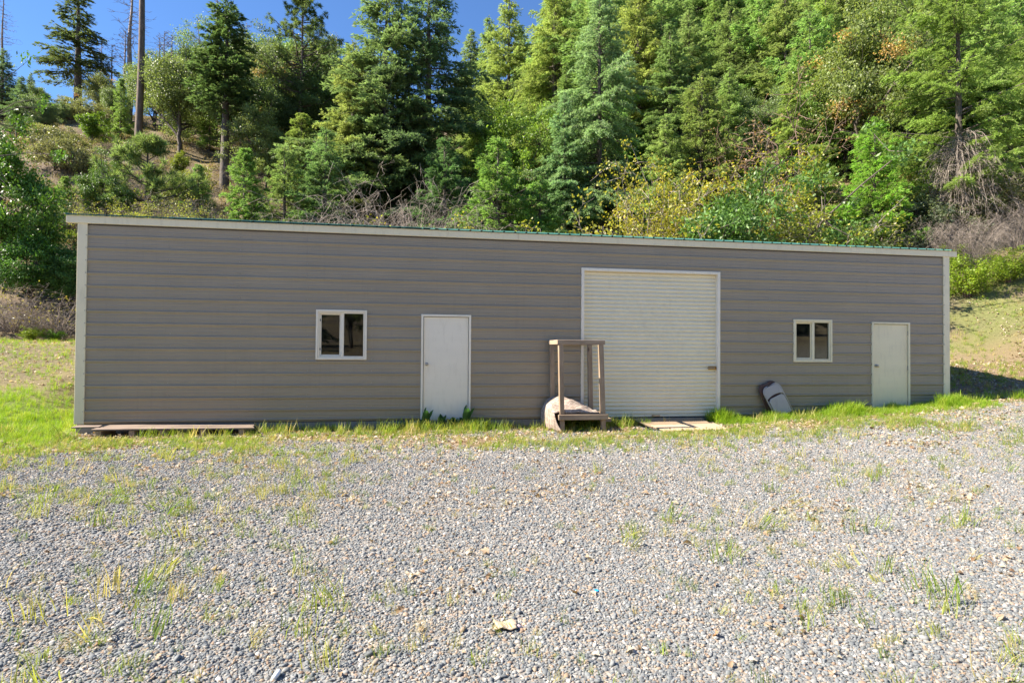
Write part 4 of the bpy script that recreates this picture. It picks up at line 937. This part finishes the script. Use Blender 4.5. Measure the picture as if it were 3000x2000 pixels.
def dead_curtain(seed, n, z0, z1, reach, fall, arc):
    r = np.random.default_rng(seed); lines = []; ss = np.linspace(0, 1, 8)
    for i in range(n):
        a = r.uniform(*arc); z = r.uniform(z0, z1); L = reach * r.uniform(.45, 1); d = np.array([math.cos(a), math.sin(a), 0]); f = min(z - .3, fall * r.uniform(.5, 1.1))
        P = np.array([0, 0, z]) + d * (L * ss ** .8)[:, None] + UP * (L * .10 * np.sin(ss * 2) - f * ss ** 2.2)[:, None] + r.normal(size=(8, 3)) * .07 * ss[:, None]
        lines.append((P, .026 * (1 - .75 * ss)))
        for k in range(14):
            j = r.integers(1, 8); q = P[j]; l = r.uniform(.3, 1.1); dd = unit(d * .5 + r.normal(size=3) * .55 - UP * .9); s4 = np.linspace(0, 1, 4)
            Q = q + dd * (l * s4)[:, None] + r.normal(size=(4, 3)) * .05 * s4[:, None]; Q[:, 2] = np.maximum(Q[:, 2], .1); lines.append((Q, .010 * (1 - .6 * s4)))
            for m_ in range(2):
                g = Q[r.integers(1, 4)]; e = g + unit(r.normal(size=3) - UP * .5) * r.uniform(.15, .45); lines.append((np.stack([g, (g + e) / 2, e]), np.array([.007, .006, .004])))
    return tubes_mesh('dead_branches', lines, 3)
dc = link('dead_branches', dead_curtain(5, 120, 2.4, 7.2, 4.2, 4.8, (2.8, 5.6)), big, M['twigs']); dc.rotation_euler = (0, 0, -.6); dc['label'] = 'curtain of dead grey branches'
P_('fir_tree', FX, 'pale sweeping fir cut by the right picture edge', 'tree', 3040, 30, 60, color=(1.2, 1.2, .8), rz=2.6, wide=.9)
P_('fir_tree', FA, 'dark fir behind the huge right fir', 'tree', 2690, 38, -100, color=(.9, 1.05, .7), rz=2.6, wide=.9)
P_('dead_brush', BR, 'tall fall of dead grey branches under the huge right fir', 'brush', 2840, 23.5, 600, bark_mat='twigs', rz=.6, wide=.9, stem_name='stems')
P_('dead_brush', BR, 'grey dead brush left of the fallen dead branches', 'brush', 2740, 24, 610, bark_mat='twigs', rz=1.6, wide=1.0, stem_name='stems')
P_('dead_brush', BR, 'grey dead brush at the right picture edge', 'brush', 2975, 24.5, 570, bark_mat='twigs_brown', rz=2.6, wide=1.0, stem_name='stems')
P_('bare_sapling', BT, 'reddish bare saplings above the yellow maple', 'sapling', 2150, 32, 355, 'leaves', 'twigs_brown', rz=.6, wide=1.3, stem_name='stems', crown_name='foliage')
P_('bare_sapling', BT, 'pale bare sapling beside the soft green fir', 'sapling', 2330, 29, 190, 'leaves', 'twigs', rz=1.6, stem_name='stems', crown_name='foliage')
P_('maple_tree', MY, 'yellow maple leafing out right of the bluish fir', 'tree', 1925, 26.5, 395, 'leaves', 'twigs', color=(1.05, .95, .8), rz=.6, wide=.85, stem_name='stems', crown_name='foliage')
P_('maple_tree', MY, 'broad yellow maple behind the glossy bush', 'tree', 2190, 27, 400, 'leaves', 'twigs', color=(1, 1, .8), rz=1.9, wide=1.1, stem_name='stems', crown_name='foliage')
P_('maple_tree', MY2, 'low yellow maple above the roof left of the glossy bush', 'tree', 1850, 24.5, 555, 'leaves', 'twigs', color=(1.1, 1, .8), rz=.9, wide=1.2, stem_name='stems', crown_name='foliage')
P_('maple_tree', MY2, 'low yellow maple above the roof right of the glossy bush', 'tree', 2390, 24.5, 520, 'leaves', 'twigs', color=(.95, 1, .8), rz=2.9, wide=1.2, stem_name='stems', crown_name='foliage')
P_('maple_tree', MY2, 'small yellow shrub under the great dark fir', 'shrub', 1325, 25, 590, 'leaves', 'twigs', color=(1.1, 1.05, .8), rz=.2, wide=1.1, stem_name='stems', crown_name='foliage')
P_('laurel_bush', OG, 'glossy green bush in front of the yellow maples', 'bush', 2130, 24, 495, 'gloss_leaves', color=(1.0, 1.0, 1.2), rz=.8, wide=.95)
P_('green_shrub', SG, 'bright green shrub just right of the shed corner', 'shrub', 2835, 22.4, 735, 'leaves', 'twigs_brown', rz=.3, wide=1.05, stem_name='stems', crown_name='foliage')
P_('green_shrub', SG, 'bright green shrub at the top of the bank near the right edge', 'shrub', 2955, 22.6, 715, 'leaves', 'twigs_brown', rz=1.3, wide=1.2, color=(.95, .95, .9), stem_name='stems', crown_name='foliage')
P_('green_shrub', SG, 'green shrub showing over the right roof end', 'shrub', 2775, 23.5, 705, 'leaves', 'twigs_brown', rz=2.3, wide=1.0, stem_name='stems', crown_name='foliage')
# forest behind: rows up the right hillside
r_ = random.Random(12); protos = (FA, FB, FC, FA, FB); n_f = 0
for Z, step, off in ((44, 120, 60), (52, 100, 40), (62, 95, 0), (74, 85, 35), (88, 80, 10), (106, 80, 30), (126, 80, 0)):
    px = 1600 + off if Z < 100 else 1520
    while px < 3120:
        q = px + r_.uniform(-22, 22); pr = protos[r_.randrange(5)]; x, y, z = at(q, Z + r_.uniform(-3, 3)); hh = r_.uniform(13, 20) if Z > 48 else r_.uniform(9, 14)
        tp = horizon(q) - (z + hh - CAM[2]) / Z * F_PX
        if q > 1600 or tp > 60:
            cs = r_.uniform(.85, 1.35); cc = (cs * r_.uniform(.82, 1.06), cs * 1.08, cs * r_.uniform(.7, 1.0)); P_('fir_tree', pr, '%s fir standing %s on the right hillside above %s' % (tone(cc), rank(Z), over(q)), 'tree', q, Z, 0, color=cc, rz=r_.uniform(0, 6), wide=r_.uniform(.9, 1.2), group=FAR, xyz=(x, y, z), height=hh); n_f += 1
        px += step
FO = 'oaks scattered through the right hillside forest'
for i in range(16):
    q = r_.uniform(1700, 3050); Z = r_.uniform(38, 80); x, y, z = at(q, Z)
    P_('oak_tree', (OA, OB, OC)[i % 3], 'round %s oak %s among right hillside conifers above %s' % (('olive', 'grey-green', 'rusty')[i % 3], rank(Z), over(q)), 'tree', q, Z, 0, 'leaves', color=(r_.uniform(.9, 1.3), r_.uniform(.95, 1.2), .85), rz=r_.uniform(0, 6), group=FO, xyz=(x, y, z), height=r_.uniform(6, 9))
FU = 'understorey bushes behind the shed'
for i in range(80):
    q = r_.uniform(760, 3050); Z = r_.uniform(28, 60) if i % 2 else r_.uniform(24, 30); x, y, z = at(q, Z)
    P_('bush', (SB, SG, SB, BR2)[i % 4], '%s %s in the understorey above %s' % (('low', 'upright', 'spreading', 'ragged', 'squat')[i % 5], ('grey-green bush', 'leafy bush', 'grey-green bush', 'twiggy bush')[i % 4], over(q)), 'bush', q, Z, 0, 'leaves', 'twigs_brown', color=(r_.uniform(.6, 1.1), r_.uniform(.7, 1.1), r_.uniform(.6, .9)), rz=r_.uniform(0, 6), wide=1.2, group=FU, xyz=(x, y, z - .1), height=r_.uniform(1.6, 2.8))
FL = 'oaks along the left skyline'
for i in range(3):
    q = (560, 700, 940)[i]; Z = r_.uniform(62, 70); x, y, z = at(q, Z)
    P_('oak_tree', (OA, OB, OC)[i % 3], '%s oak crown rising on the skyline above %s' % (('olive', 'grey-green', 'rusty')[i % 3], over(q)), 'tree', q, Z, 0, 'leaves', color=(.95, 1.05, 1.0), rz=r_.uniform(0, 6), group=FL, xyz=(x, y, z), height=r_.uniform(6, 10))
FS_ = 'bushes on the left slope'
for i in range(26):
    q = r_.uniform(-40, 380) if i % 5 == 0 else r_.uniform(-40, 1000); Z = r_.uniform(36, 70); q = q if not 330 < q < 730 else (q - 380 if i % 2 else q + 330); x, y, z = at(q, Z)
    P_('bush', (SB, SB, BR2)[i % 3], 'low %s, %s on the left hillside above %s' % ( ('dull bush', 'olive bush', 'twiggy bush')[i % 3], rank(Z), over(q)), 'bush', q, Z, 0, 'leaves', 'twigs_brown', color=(.95, 1, .8), rz=r_.uniform(0, 6), wide=1.2, group=FS_, xyz=(x, y, z - .1), height=r_.uniform(.9, 1.9))
FM = 'oaks part way up the left slope'
for i, (q, Z, hh) in enumerate(( (700, 60, 7), (745, 50, 5.5), (830, 46, 6), (900, 52, 7), (960, 48, 7), (690, 70, 7), (860, 66, 8), (1010, 56, 8), (700, 48, 7), (820, 60, 9), (760, 56, 8), (950, 60, 9))):
    x, y, z = at(q, Z); P_('oak_tree', (OB, OA, OC)[i % 3], 'bushy %s oak %s on the left slope above %s' % (('grey-green', 'olive', 'rusty')[i % 3], rank(Z), over(q)), 'tree', q, Z, 0, 'leaves', color=(r_.uniform(.85, 1.1), r_.uniform(.9, 1.1), r_.uniform(.8, 1)), rz=r_.uniform(0, 6), group=FM, xyz=(x, y, z - .1), height=hh * 1.25)
for i, (q, Z, hh) in enumerate(((2660, 31, 8), (2730, 34, 11), (2900, 33, 12), (2985, 36, 13), (3060, 32, 10), (2860, 42, 12), (2950, 28, 6), (2600, 36, 9), (2480, 34, 9), (2230, 44, 12), (2130, 36, 8), (2300, 42, 12), (2050, 34, 9), (2000, 30, 6), (1950, 33, 8), (2380, 36, 10), (2450, 42, 13), (3080, 27, 9))):
    x, y, z = at(q, Z); cs = r_.uniform(.95, 1.25); cc = (cs * r_.uniform(.95, 1.2), cs * 1.08, cs * .85); P_('fir_tree', (FE, FB, FA)[i % 3], '%s fir %s on the right slope above %s' % (tone(cc), rank(Z), over(q)), 'tree', q, Z, 0, color=cc, rz=r_.uniform(0, 6), wide=1.05, group='mid-height firs on the lower right hillside', xyz=(x, y, z - .1), height=hh)
# trees across the yard, seen in the window panes
for i, (x, y) in enumerate(((-18, -40), (-11, -37), (-4, -40), (1, -36), (6, -41), (12, -37), (18, -39), (23, -36), (29, -40), (36, -37), (43, -40), (-26, -38))):
    P_('fir_tree', (FE, OA, FB, OB)[i % 4], 'tree across the yard mirrored in the window panes', 'tree', 0, 0, 0, 'needles' if i % 2 == 0 else 'leaves', rz=i, group='trees across the yard', xyz=(x, y, tz(x, y)), height=9 + i % 3 * 2)

# ------------------------------------------------------------------ small plants at the left door
def big_leaf(L, Wd, curl, seed):
    vs = []; fs = []; n = 7
    for i in range(n + 1):
        t = i / n; w = Wd * (math.sin(math.pi * min(1, t * .93 + .05)) ** .7) * (.55 + .45 * t) ; z = L * (.75 * t - curl * t * t); x = L * (.55 * t + .15 * t * t)
        for s in (-1, -.5, 0, .5, 1): vs.append((x, s * w / 2, z + abs(s) * w * .16 + .006 * math.sin(t * 17 + s * 3 + seed)))
    for i in range(n):
        for k in range(4): fs.append((i * 5 + k, i * 5 + k + 1, (i + 1) * 5 + k + 1, (i + 1) * 5 + k))
    me = np_mesh('leaf', np.array(vs), np.array(fs), smooth=True, col=np.array([[.05, .13, .045]] * len(vs)))
    me.materials.append(M['leaves']); return me
LF = [big_leaf(.36, .19, .10, 0), big_leaf(.32, .21, .25, 1), big_leaf(.40, .18, .05, 2)]
for i, (x, k, lab) in enumerate(((6.26, 1.05, 'leafy dark green weed at the left jamb of the left door'), (6.56, .85, 'leafy rosette weed second from the left along the left door'), (6.80, .85, 'leafy weed right of the middle of the left door foot'), (7.05, 1.15, 'tallest leafy weed at the right jamb of the left door'))):
    t = thing('dock_plant', lab, 'plant', (x, -.17, tz(x, -.17) - .01), i * 1.1, 'leafy weeds along the left door'); t.scale = (k * .8, k * .8, k * .85)
    for j in range(11):
        o = link('leaf', LF[(i + j) % 3], t); o.rotation_euler = (0, -.75 if j > 5 else -.35, j * 2.4 + i); o.scale = (.75 + .25 * (j % 3),) * 3

# ------------------------------------------------------------------ scattered stuff
def scatter(name, label, pts, rot, scl, protos, idx, kindlabel=None):
    """one object whose points carry copies of a few small shapes"""
    n = len(pts); me = bpy.data.meshes.new(name); me.vertices.add(n); me.vertices.foreach_set('co', np.asarray(pts, np.float32).ravel())
    for nm, ty, key, a in (('rot', 'FLOAT_VECTOR', 'vector', rot), ('scl', 'FLOAT_VECTOR', 'vector', scl), ('idx', 'INT', 'value', idx)):
        at_ = me.attributes.new(nm, ty, 'POINT'); at_.data.foreach_set(key, np.asarray(a, np.int32 if ty == 'INT' else np.float32).ravel())
    col = bpy.data.collections.new(name + '_shapes')
    for i, (pm, mt) in enumerate(protos):
        o = bpy.data.objects.new('%s_shape_%02d' % (name, i), pm); col.objects.link(o)
        if not pm.materials: pm.materials.append(mt)
    g = bpy.data.node_groups.new(name, 'GeometryNodeTree'); g.interface.new_socket('Geometry', in_out='INPUT', socket_type='NodeSocketGeometry'); g.interface.new_socket('Geometry', in_out='OUTPUT', socket_type='NodeSocketGeometry')
    gi = g.nodes.new('NodeGroupInput'); go = g.nodes.new('NodeGroupOutput'); io = g.nodes.new('GeometryNodeInstanceOnPoints'); ci = g.nodes.new('GeometryNodeCollectionInfo')
    ci.inputs['Collection'].default_value = col; ci.inputs['Separate Children'].default_value = True; ci.inputs['Reset Children'].default_value = True
    def attr(nm, ty):
        a = g.nodes.new('GeometryNodeInputNamedAttribute'); a.data_type = ty; a.inputs['Name'].default_value = nm; return a.outputs[0]
    io.inputs['Pick Instance'].default_value = True
    e2r = g.nodes.new('FunctionNodeEulerToRotation'); g.links.new(attr('rot', 'FLOAT_VECTOR'), e2r.inputs[0])
    g.links.new(gi.outputs[0], io.inputs['Points']); g.links.new(ci.outputs[0], io.inputs['Instance']); g.links.new(attr('idx', 'INT'), io.inputs['Instance Index'])
    g.links.new(e2r.outputs[0], io.inputs['Rotation']); g.links.new(attr('scl', 'FLOAT_VECTOR'), io.inputs['Scale']); g.links.new(io.outputs[0], go.inputs[0])
    o = link(name, me); md = o.modifiers.new('scatter', 'NODES'); md.node_group = g
    o['kind'] = 'stuff'; o['label'] = label; return o
def on_ground(x, y, dz=0.0): return np.stack([x, y, terrain(x, y) + dz], 1)
def in_view(x, y, m=1.4):
    d = np.stack([x - CAM[0], y - CAM[1]], 1); Zc = d @ np.array([math.sin(YAW), math.cos(YAW)]); Xc = d @ RT[:2]
    return (Zc > 1.5) & (np.abs(Xc) < Zc * .90 + m), Zc
R_ = np.random.default_rng(77)
def region(n, x0, x1, y0, y1): return R_.uniform(x0, x1, n), R_.uniform(y0, y1, n)

# gravel
def pebble(seed):
    r = np.random.default_rng(seed); bm = bmesh.new(); bmesh.ops.create_icosphere(bm, subdivisions=2, radius=.5)
    s = np.array([1.0, r.uniform(.6, .85), r.uniform(.38, .6)]); off = r.normal(size=(6, 3))
    for v in bm.verts:
        p = np.array(v.co); k = 1 + .10 * sum(math.sin(3 * p @ o + i) for i, o in enumerate(off)) / 2; v.co = Vector(p * k * s)
    me = bpy.data.meshes.new('pebble'); bm.to_mesh(me); bm.free()
    for p in me.polygons: p.use_smooth = True
    return me
peb = instmat('pebbles', [(0, (.135, .147, .152)), (.25, (.168, .182, .19)), (.5, (.213, .228, .233)), (.68, (.265, .268, .258)), (.78, (.335, .27, .20)), (.86, (.29, .205, .145)), (.93, (.38, .355, .32)), (1, (.52, .50, .47))], .75, grain=3)
def gravel(n, z0, z1, size):
    Zc = np.sqrt(R_.uniform(z0 ** 2, z1 ** 2, n)); u = R_.uniform(-1, 1, n) * (.90 * Zc + 1.3)
    x = CAM[0] + math.sin(YAW) * Zc + RT[0] * u; y = CAM[1] + math.cos(YAW) * Zc + RT[1] * u
    k = (R_.random(n) < gravel_mask(x, y) * (1 - .35 * sstep(.62, .72, fbm(x * 1.1, y * 1.1, 51)))) & (y < -.05)
    x, y = x[k], y[k]; s = size * np.exp(R_.normal(size=len(x)) * .32); return x, y, s
G = [gravel(125000, 1.6, 4.6, .0180), gravel(150000, 4.6, 8.5, .0205), gravel(95000, 8.5, 14.5, .027)]
x = np.concatenate([g[0] for g in G]); y = np.concatenate([g[1] for g in G]); s = np.concatenate([g[2] for g in G]); n = len(x)
scatter('gravel', 'grey and tan pebbles covering the yard', on_ground(x, y, 0) + np.stack([0 * x, 0 * x, s * R_.uniform(-.06, .16, n)], 1), np.stack([R_.normal(size=n) * .35, R_.normal(size=n) * .35, R_.uniform(0, 6.28, n)], 1), np.stack([s, s, s], 1), [(pebble(i), peb) for i in range(8)], R_.integers(0, 8, n))

# dry leaves
def dry_leaf(seed):
    r = np.random.default_rng(seed); n = 6; vs = []; fs = []
    for i in range(n + 1):
        t = i / n; w = (.30 * math.sin(math.pi * (t * .9 + .06)) * (1 + .35 * math.sin(t * 19 + seed))); z = .18 * math.sin(t * math.pi) * r.uniform(.4, 1.2)
        for s in (-1, 0, 1): vs.append((t - .5, s * w, z + abs(s) * w * r.uniform(.1, .8)))
    for i in range(n):
        for k in range(2): fs.append((i * 3 + k, i * 3 + k + 1, (i + 1) * 3 + k + 1, (i + 1) * 3 + k))
    return np_mesh('dry_leaf', np.array(vs), np.array(fs), smooth=True)
dlm = instmat('dry_leaves', [(0, (.20, .12, .07)), (.3, (.36, .26, .17)), (.65, (.48, .39, .29)), (.9, (.60, .53, .44)), (1, (.38, .20, .10))], .8, .25)
xs_, ys_ = [], []
x, y = region(60000, -4, 24, -5, .0); k = R_.random(60000) < (.55 * sstep(-3.2, -1.0, y) * (1 - gravel_mask(x, y)) + .10 * sstep(.45, .7, fbm(x * .8, y * .8, 61)) * sstep(-5, -2, y)); xs_.append(x[k]); ys_.append(y[k])
x, y = region(60000, -4, 22, -10.5, -1); k = R_.random(60000) < (.04 + .45 * sstep(.56, .72, fbm(x * 1.1, y * 1.1, 51))); xs_.append(x[k]); ys_.append(y[k])
x, y = region(30000, 18.4, 34, .5, 14); k = R_.random(30000) < .8 * sstep(.3, .6, fbm(x * .6, y * .6, 62)); xs_.append(x[k]); ys_.append(y[k])
x, y = region(9000, -12, -.4, 2.5, 9); k = R_.random(9000) < .35; xs_.append(x[k]); ys_.append(y[k])
x = np.concatenate(xs_); y = np.concatenate(ys_); v, Zc = in_view(x, y); x, y, Zc = x[v], y[v], Zc[v]; n = len(x); s = np.clip(.032 + .0016 * Zc, .034, .062) * np.exp(R_.normal(size=n) * .3)
scatter('dry_leaves', 'pale dry oak leaves strewn on gravel and bank', on_ground(x, y, .012), np.stack([R_.normal(size=n) * .5, R_.normal(size=n) * .5, R_.uniform(0, 6.28, n)], 1), np.stack([s, s, s], 1), [(dry_leaf(i), dlm) for i in range(6)], R_.integers(0, 6, n))

# grass
def tuft(seed, nb, h, spread, w, seedheads=False):
    r = np.random.default_rng(seed); vs = []; fs = []; b = 0
    for i in range(nb):
        a = r.uniform(0, 6.28); L = h * r.uniform(.45, 1.0); d = np.array([math.cos(a), math.sin(a), 0]); sd = np.array([-d[1], d[0], 0]); p0 = np.array([r.normal() * spread * .35, r.normal() * spread * .35, -.02]); lean = r.uniform(.08, .75)
        for j, t in enumerate((0, .35, .7, 1)):
            p = p0 + d * L * lean * t ** 1.8 + np.array([0, 0, L * (t - .28 * lean * t * t)]); ww = w * (1 - .85 * t) * (1 if j else .7)
            if seedheads and i % 5 == 0: ww = w * (.5, .5, 1.5, .3)[j]
            vs += [p - sd * ww / 2, p + sd * ww / 2]
        for j in range(3): fs.append((b + j * 2, b + j * 2 + 1, b + j * 2 + 3, b + j * 2 + 2))
        b += 8
    return np_mesh('grass_tuft', np.array(vs), np.array(fs), smooth=True)
gm_b = instmat('fresh_grass', [(0, (.16, .30, .02)), (.5, (.24, .38, .025)), (.85, (.32, .42, .035)), (1, (.42, .42, .10))], .5, .42)
gm_d = instmat('sparse_grass', [(0, (.14, .22, .035)), (.5, (.25, .32, .05)), (.75, (.37, .37, .09)), (1, (.50, .40, .20))], .55, .38)
def grass(name, label, x, y, hs, protos, tilt=.12):
    v, _ = in_view(x, y); x, y, hs = x[v], y[v], hs[v]; n = len(x)
    scatter(name, label, on_ground(x, y), np.stack([R_.normal(size=n) * tilt, R_.normal(size=n) * tilt, R_.uniform(0, 6.28, n)], 1), np.stack([hs * R_.uniform(.8, 1.2, n), hs * R_.uniform(.8, 1.2, n), hs], 1), protos, R_.integers(0, len(protos), n))
T_l = [(tuft(i, 16, 1.0, .5, .035), gm_b) for i in range(4)]; T_t = [(tuft(10 + i, 18, 1.0, .25, .022, i % 2 == 0), gm_b) for i in range(4)]; T_s = [(tuft(20 + i, 14, 1.0, .55, .05), gm_d) for i in range(5)]; T_f = [(tuft(40 + i, 22, 1.0, .7, .030, i == 2), gm_d) for i in range(5)]
x, y = region(46000, -14, .3, -2.6, 8); k = R_.random(46000) < grass_mask(x, y); x, y = x[k], y[k]; k = ~((x > -.05) & (y > -.35)); x, y = x[k], y[k]
grass('lawn_grass', 'bright green grass on the rise left of the shed', x, y, R_.uniform(.06, .17, len(x)) * (.6 + .9 * fbm(x, y, 71)), T_l)
x, y = region(5200, 12.1, 18.6, -1.5, -.05); d = np.exp(-((y + .28 + .05 * (x - 12.5)) / .40) ** 2); k = (R_.random(5200) < d) & ~((x < 12.25) & (y > -1.3)); x, y = x[k], y[k]; hv = (.13 + .27 * sstep(.4, .7, fbm(x * 1.3, y, 72)) * np.exp(-((y + .3) / .35) ** 2)) * (1 - .55 * np.exp(-((x - 14.0) / .55) ** 2))
x2, y2 = region(900, 18.3, 24, -.9, .6); k2 = R_.random(900) < np.exp(-((y2 + .25) / .35) ** 2) * .6
grass('wall_grass', 'tall fresh grass growing along the right half of the wall', np.concatenate([x, x2[k2]]), np.concatenate([y, y2[k2]]), np.concatenate([hv * R_.uniform(.7, 1.15, len(x)), R_.uniform(.12, .3, k2.sum())]), T_t)
x, y = region(22000, -1.5, 16, -3.6, -.04); pat = fbm(x * .9, y * 1.3, 33); k = R_.random(22000) < np.clip(.16 + .9 * sstep(.47, .66, pat), 0, 1) * sstep(-3.6, -1.4, y) * .7
k &= ~((x > 10.5) & (x < 12.2) & (y > -1.3)) & ~((x > -.2) & (x < 3.05) & (y > -.95)); x, y = x[k], y[k]
hh = .06 + .09 * R_.random(len(x)) + .15 * (R_.random(len(x)) < .16) * (y > -.8)
xt = np.concatenate([R_.normal(9.15, .28, 60), R_.normal(10.1, .4, 80), R_.normal(7.35, .3, 90), R_.normal(5.9, .45, 70), R_.normal(7.1, .3, 25), R_.normal(1.7, .35, 14), R_.normal(.1, .1, 12), R_.normal(4.2, .7, 30)]); yt = -.12 - np.abs(R_.normal(0, .22, len(xt))); k = ~((xt > -.1) & (xt < 3.05) & (yt > -.64)); yt[~k] = -.70 - np.abs(R_.normal(0, .05, (~k).sum()))
grass('wall_weeds', 'patchy yellow-green grass along the left half of the wall', np.concatenate([x, xt]), np.concatenate([y, yt]), np.concatenate([hh, R_.uniform(.12, .34, len(xt))]), T_s + T_t[:2])
x, y = region(16000, -5, 24, -10.6, -1.2); pat = sstep(.55, .72, fbm(x * .45, y * .45, 81)); side = sstep(9.0, 13, x + .6 * y + 4) * .4 + sstep(5.0, 2.5, x - .35 * (y + 10)) * .25; k = R_.random(16000) < .05 + .36 * pat + .26 * side; x, y = x[k], y[k]
x2, y2 = region(9000, -5, 7, -6.5, -1.5); k = R_.random(9000) < .55 * sstep(.50, .62, fbm(x2 * .7, y2 * 1.1, 83)) * sstep(7, 1, x2) * sstep(-6.5, -3, y2); x = np.concatenate([x, x2[k]]); y = np.concatenate([y, y2[k]])
grass('gravel_weeds', 'sparse grass tufts sprouting through the gravel', x, y, R_.uniform(.05, .14, len(x)) + .15 * (R_.random(len(x)) < .08), T_f, .3)
gm_w = instmat('dry_straw', [(0, (.30, .19, .10)), (.4, (.45, .33, .20)), (.8, (.56, .45, .31)), (1, (.38, .20, .09))], .8, .2)
x, y = region(30000, -5, 23, -10.6, -.3); k = R_.random(30000) < .02 + .30 * sstep(.54, .70, fbm(x * 1.1, y * 1.1, 51)) + .22 * sstep(.55, .70, fbm(x * .45, y * .45, 81)) + .35 * sstep(-2.6, -1.0, y) * sstep(.4, .6, fbm(x * 1.3, y * 1.3, 52)); x, y = x[k], y[k]; v, Zc = in_view(x, y); x, y = x[v], y[v]; n = len(x); hs = R_.uniform(.05, .11, n)
scatter('dry_straw', 'flattened straw and dead grass scraps on the gravel', on_ground(x, y, .012), np.stack([R_.normal(size=n) * .2, R_.normal(size=n) * .2, R_.uniform(0, 6.28, n)], 1), np.stack([hs, hs, hs * .22], 1), [(tuft(80 + i, 9, 1.0, 1.4, .05), gm_w) for i in range(4)], R_.integers(0, 4, n))
x, y = region(16000, 18.5, 36, .3, 16); k = R_.random(16000) < (.25 + .6 * sstep(.42, .6, fbm(x * .5, y * .5, 91))) * sstep(.3, 2, y); x, y = x[k], y[k]
grass('bank_grass', 'short grass on the bank right of the shed', x, y, R_.uniform(.07, .20, len(x)), T_s + T_l[:2])

def clump(seed, n, leaf):
    r = np.random.default_rng(seed); P = r.normal(size=(n, 3)) * np.array([.33, .33, .22]); P[:, 2] = np.abs(P[:, 2]) + .02
    V, C = kites(P, r.normal(size=(n, 3)) + UP * .5, UP + r.normal(size=(n, 3)) * .8, leaf * r.uniform(.6, 1.4, n), leaf * .45 * np.ones(n), np.ones((n, 3)))
    return np_mesh('scrub_clump', V, np.arange(len(V)).reshape(-1, 4))
cm = instmat('hillside_scrub', [(0, (.09, .11, .04)), (.3, (.16, .17, .06)), (.5, (.24, .19, .11)), (.7, (.19, .13, .09)), (.85, (.30, .27, .10)), (1, (.36, .27, .18))], .8, .3)
q = R_.uniform(-150, 3150, 9000); Zc = R_.uniform(21, 95, 9000); x = CAM[0] + math.sin(YAW) * Zc + RT[0] * (q - 1500) / F_PX * Zc; y = CAM[1] + math.cos(YAW) * Zc + RT[1] * (q - 1500) / F_PX * Zc
k = (y > 9.3) & (R_.random(9000) < .25 + .75 * sstep(.42, .58, fbm(x * .16, y * .16, 95))) | ((y > 7.5) & (x < -3)); k &= ~((x > 18) & (y < 13)); x, y = x[k], y[k]; n = len(x); sc = R_.uniform(.35, 1.1, n)
scatter('hillside_scrub', 'low scrub, dry grass and litter covering the hillside', on_ground(x, y, -.03), np.stack([R_.normal(size=n) * .15, R_.normal(size=n) * .15, R_.uniform(0, 6.28, n)], 1), np.stack([sc, sc, sc * .8], 1), [(clump(i, 90, .16), cm) for i in range(4)] + [(tuft(60 + i, 40, .7, .8, .03), cm) for i in range(2)], R_.integers(0, 6, n))

# ------------------------------------------------------------------ odds and ends on the gravel
def crumple(name, label, cat, x, y, size, mat, seed, col=None):
    r = np.random.default_rng(seed); n = 12; u = np.linspace(-1, 1, n); U, V = np.meshgrid(u, u); z = .35 * fbm(U * 1.6 + 5, V * 1.6 + 3, seed) + .25 * np.abs(np.sin(U * 2.6 + V)) * .6
    rr = 1 - .25 * fbm(np.arctan2(V, U) * 1.2 + 7, U * 0 + 2, seed + 1)
    P = np.stack([U.ravel() * size * .5 * rr.ravel(), V.ravel() * size * .36 * rr.ravel(), z.ravel() * size * .45], 1); i = np.arange(n * n).reshape(n, n)
    o = link(name, np_mesh(name, P, np.stack([i[:-1, :-1].ravel(), i[:-1, 1:].ravel(), i[1:, 1:].ravel(), i[1:, :-1].ravel()], 1), smooth=True), None, mat)
    o.location = (x, y, tz(x, y) + .004); o.rotation_euler = (0, 0, seed); sd = o.modifiers.new('thick', 'SOLIDIFY'); sd.thickness = .003; return tag(o, label, cat)
M['peel'] = painted('pale_peel', (.46, .36, .26), .7, .15, dirt=((.4, .25, .13), .6))
def gpix(px, py):
    Z = 4.0
    for _ in range(30):
        x, y, z = at(px, Z); Z = (CAM[2] - z) * F_PX / (py - horizon(px))
    return x, y
x, y = gpix(1488, 1832); crumple('bark_scrap', 'crumpled pale scrap of bark on the gravel in the foreground', 'bark', x, y, .16, M['peel'], 3)
x, y = gpix(1752, 1726); crumple('plastic_scrap', 'tiny bright blue plastic scrap on the gravel', 'plastic scrap', x, y, .035, M['blue'], 5)
x, y = gpix(816, 1985); MB().lathe([(.012, 0), (.014, .03), (.013, .05), (.006, .055)], (x, y, tz(x, y) + .016), (.25, 1, .1), 12).build('bottle_cap', M['white_plastic'], None, smooth=True)
tag(bpy.data.objects['bottle_cap'], 'small white plastic tube at the bottom edge of the gravel', 'plastic scrap')
M['pebble_pink'] = painted('pink_pebble', (.55, .42, .42), .6, .15); M['pebble_orange'] = painted('orange_pebble', (.62, .40, .24), .6, .1)
for px, py, s, m_, lab in ((1524, 1832, .042, 'pebble_pink', 'purplish pink pebble touching the bark scrap'), (1541, 1824, .03, 'pebble_orange', 'upper orange pebble beside the bark scrap'), (1541, 1839, .03, 'pebble_orange', 'lower orange pebble beside the bark scrap')):
    x, y = gpix(px, py); me = pebble(int(px)); me.materials.append(M[m_]); o = link('pebble', me); o.location = (x, y, tz(x, y) + s * .22); o.scale = (s, s, s); tag(o, lab, 'pebble', 'loose pebbles by the bark scrap')
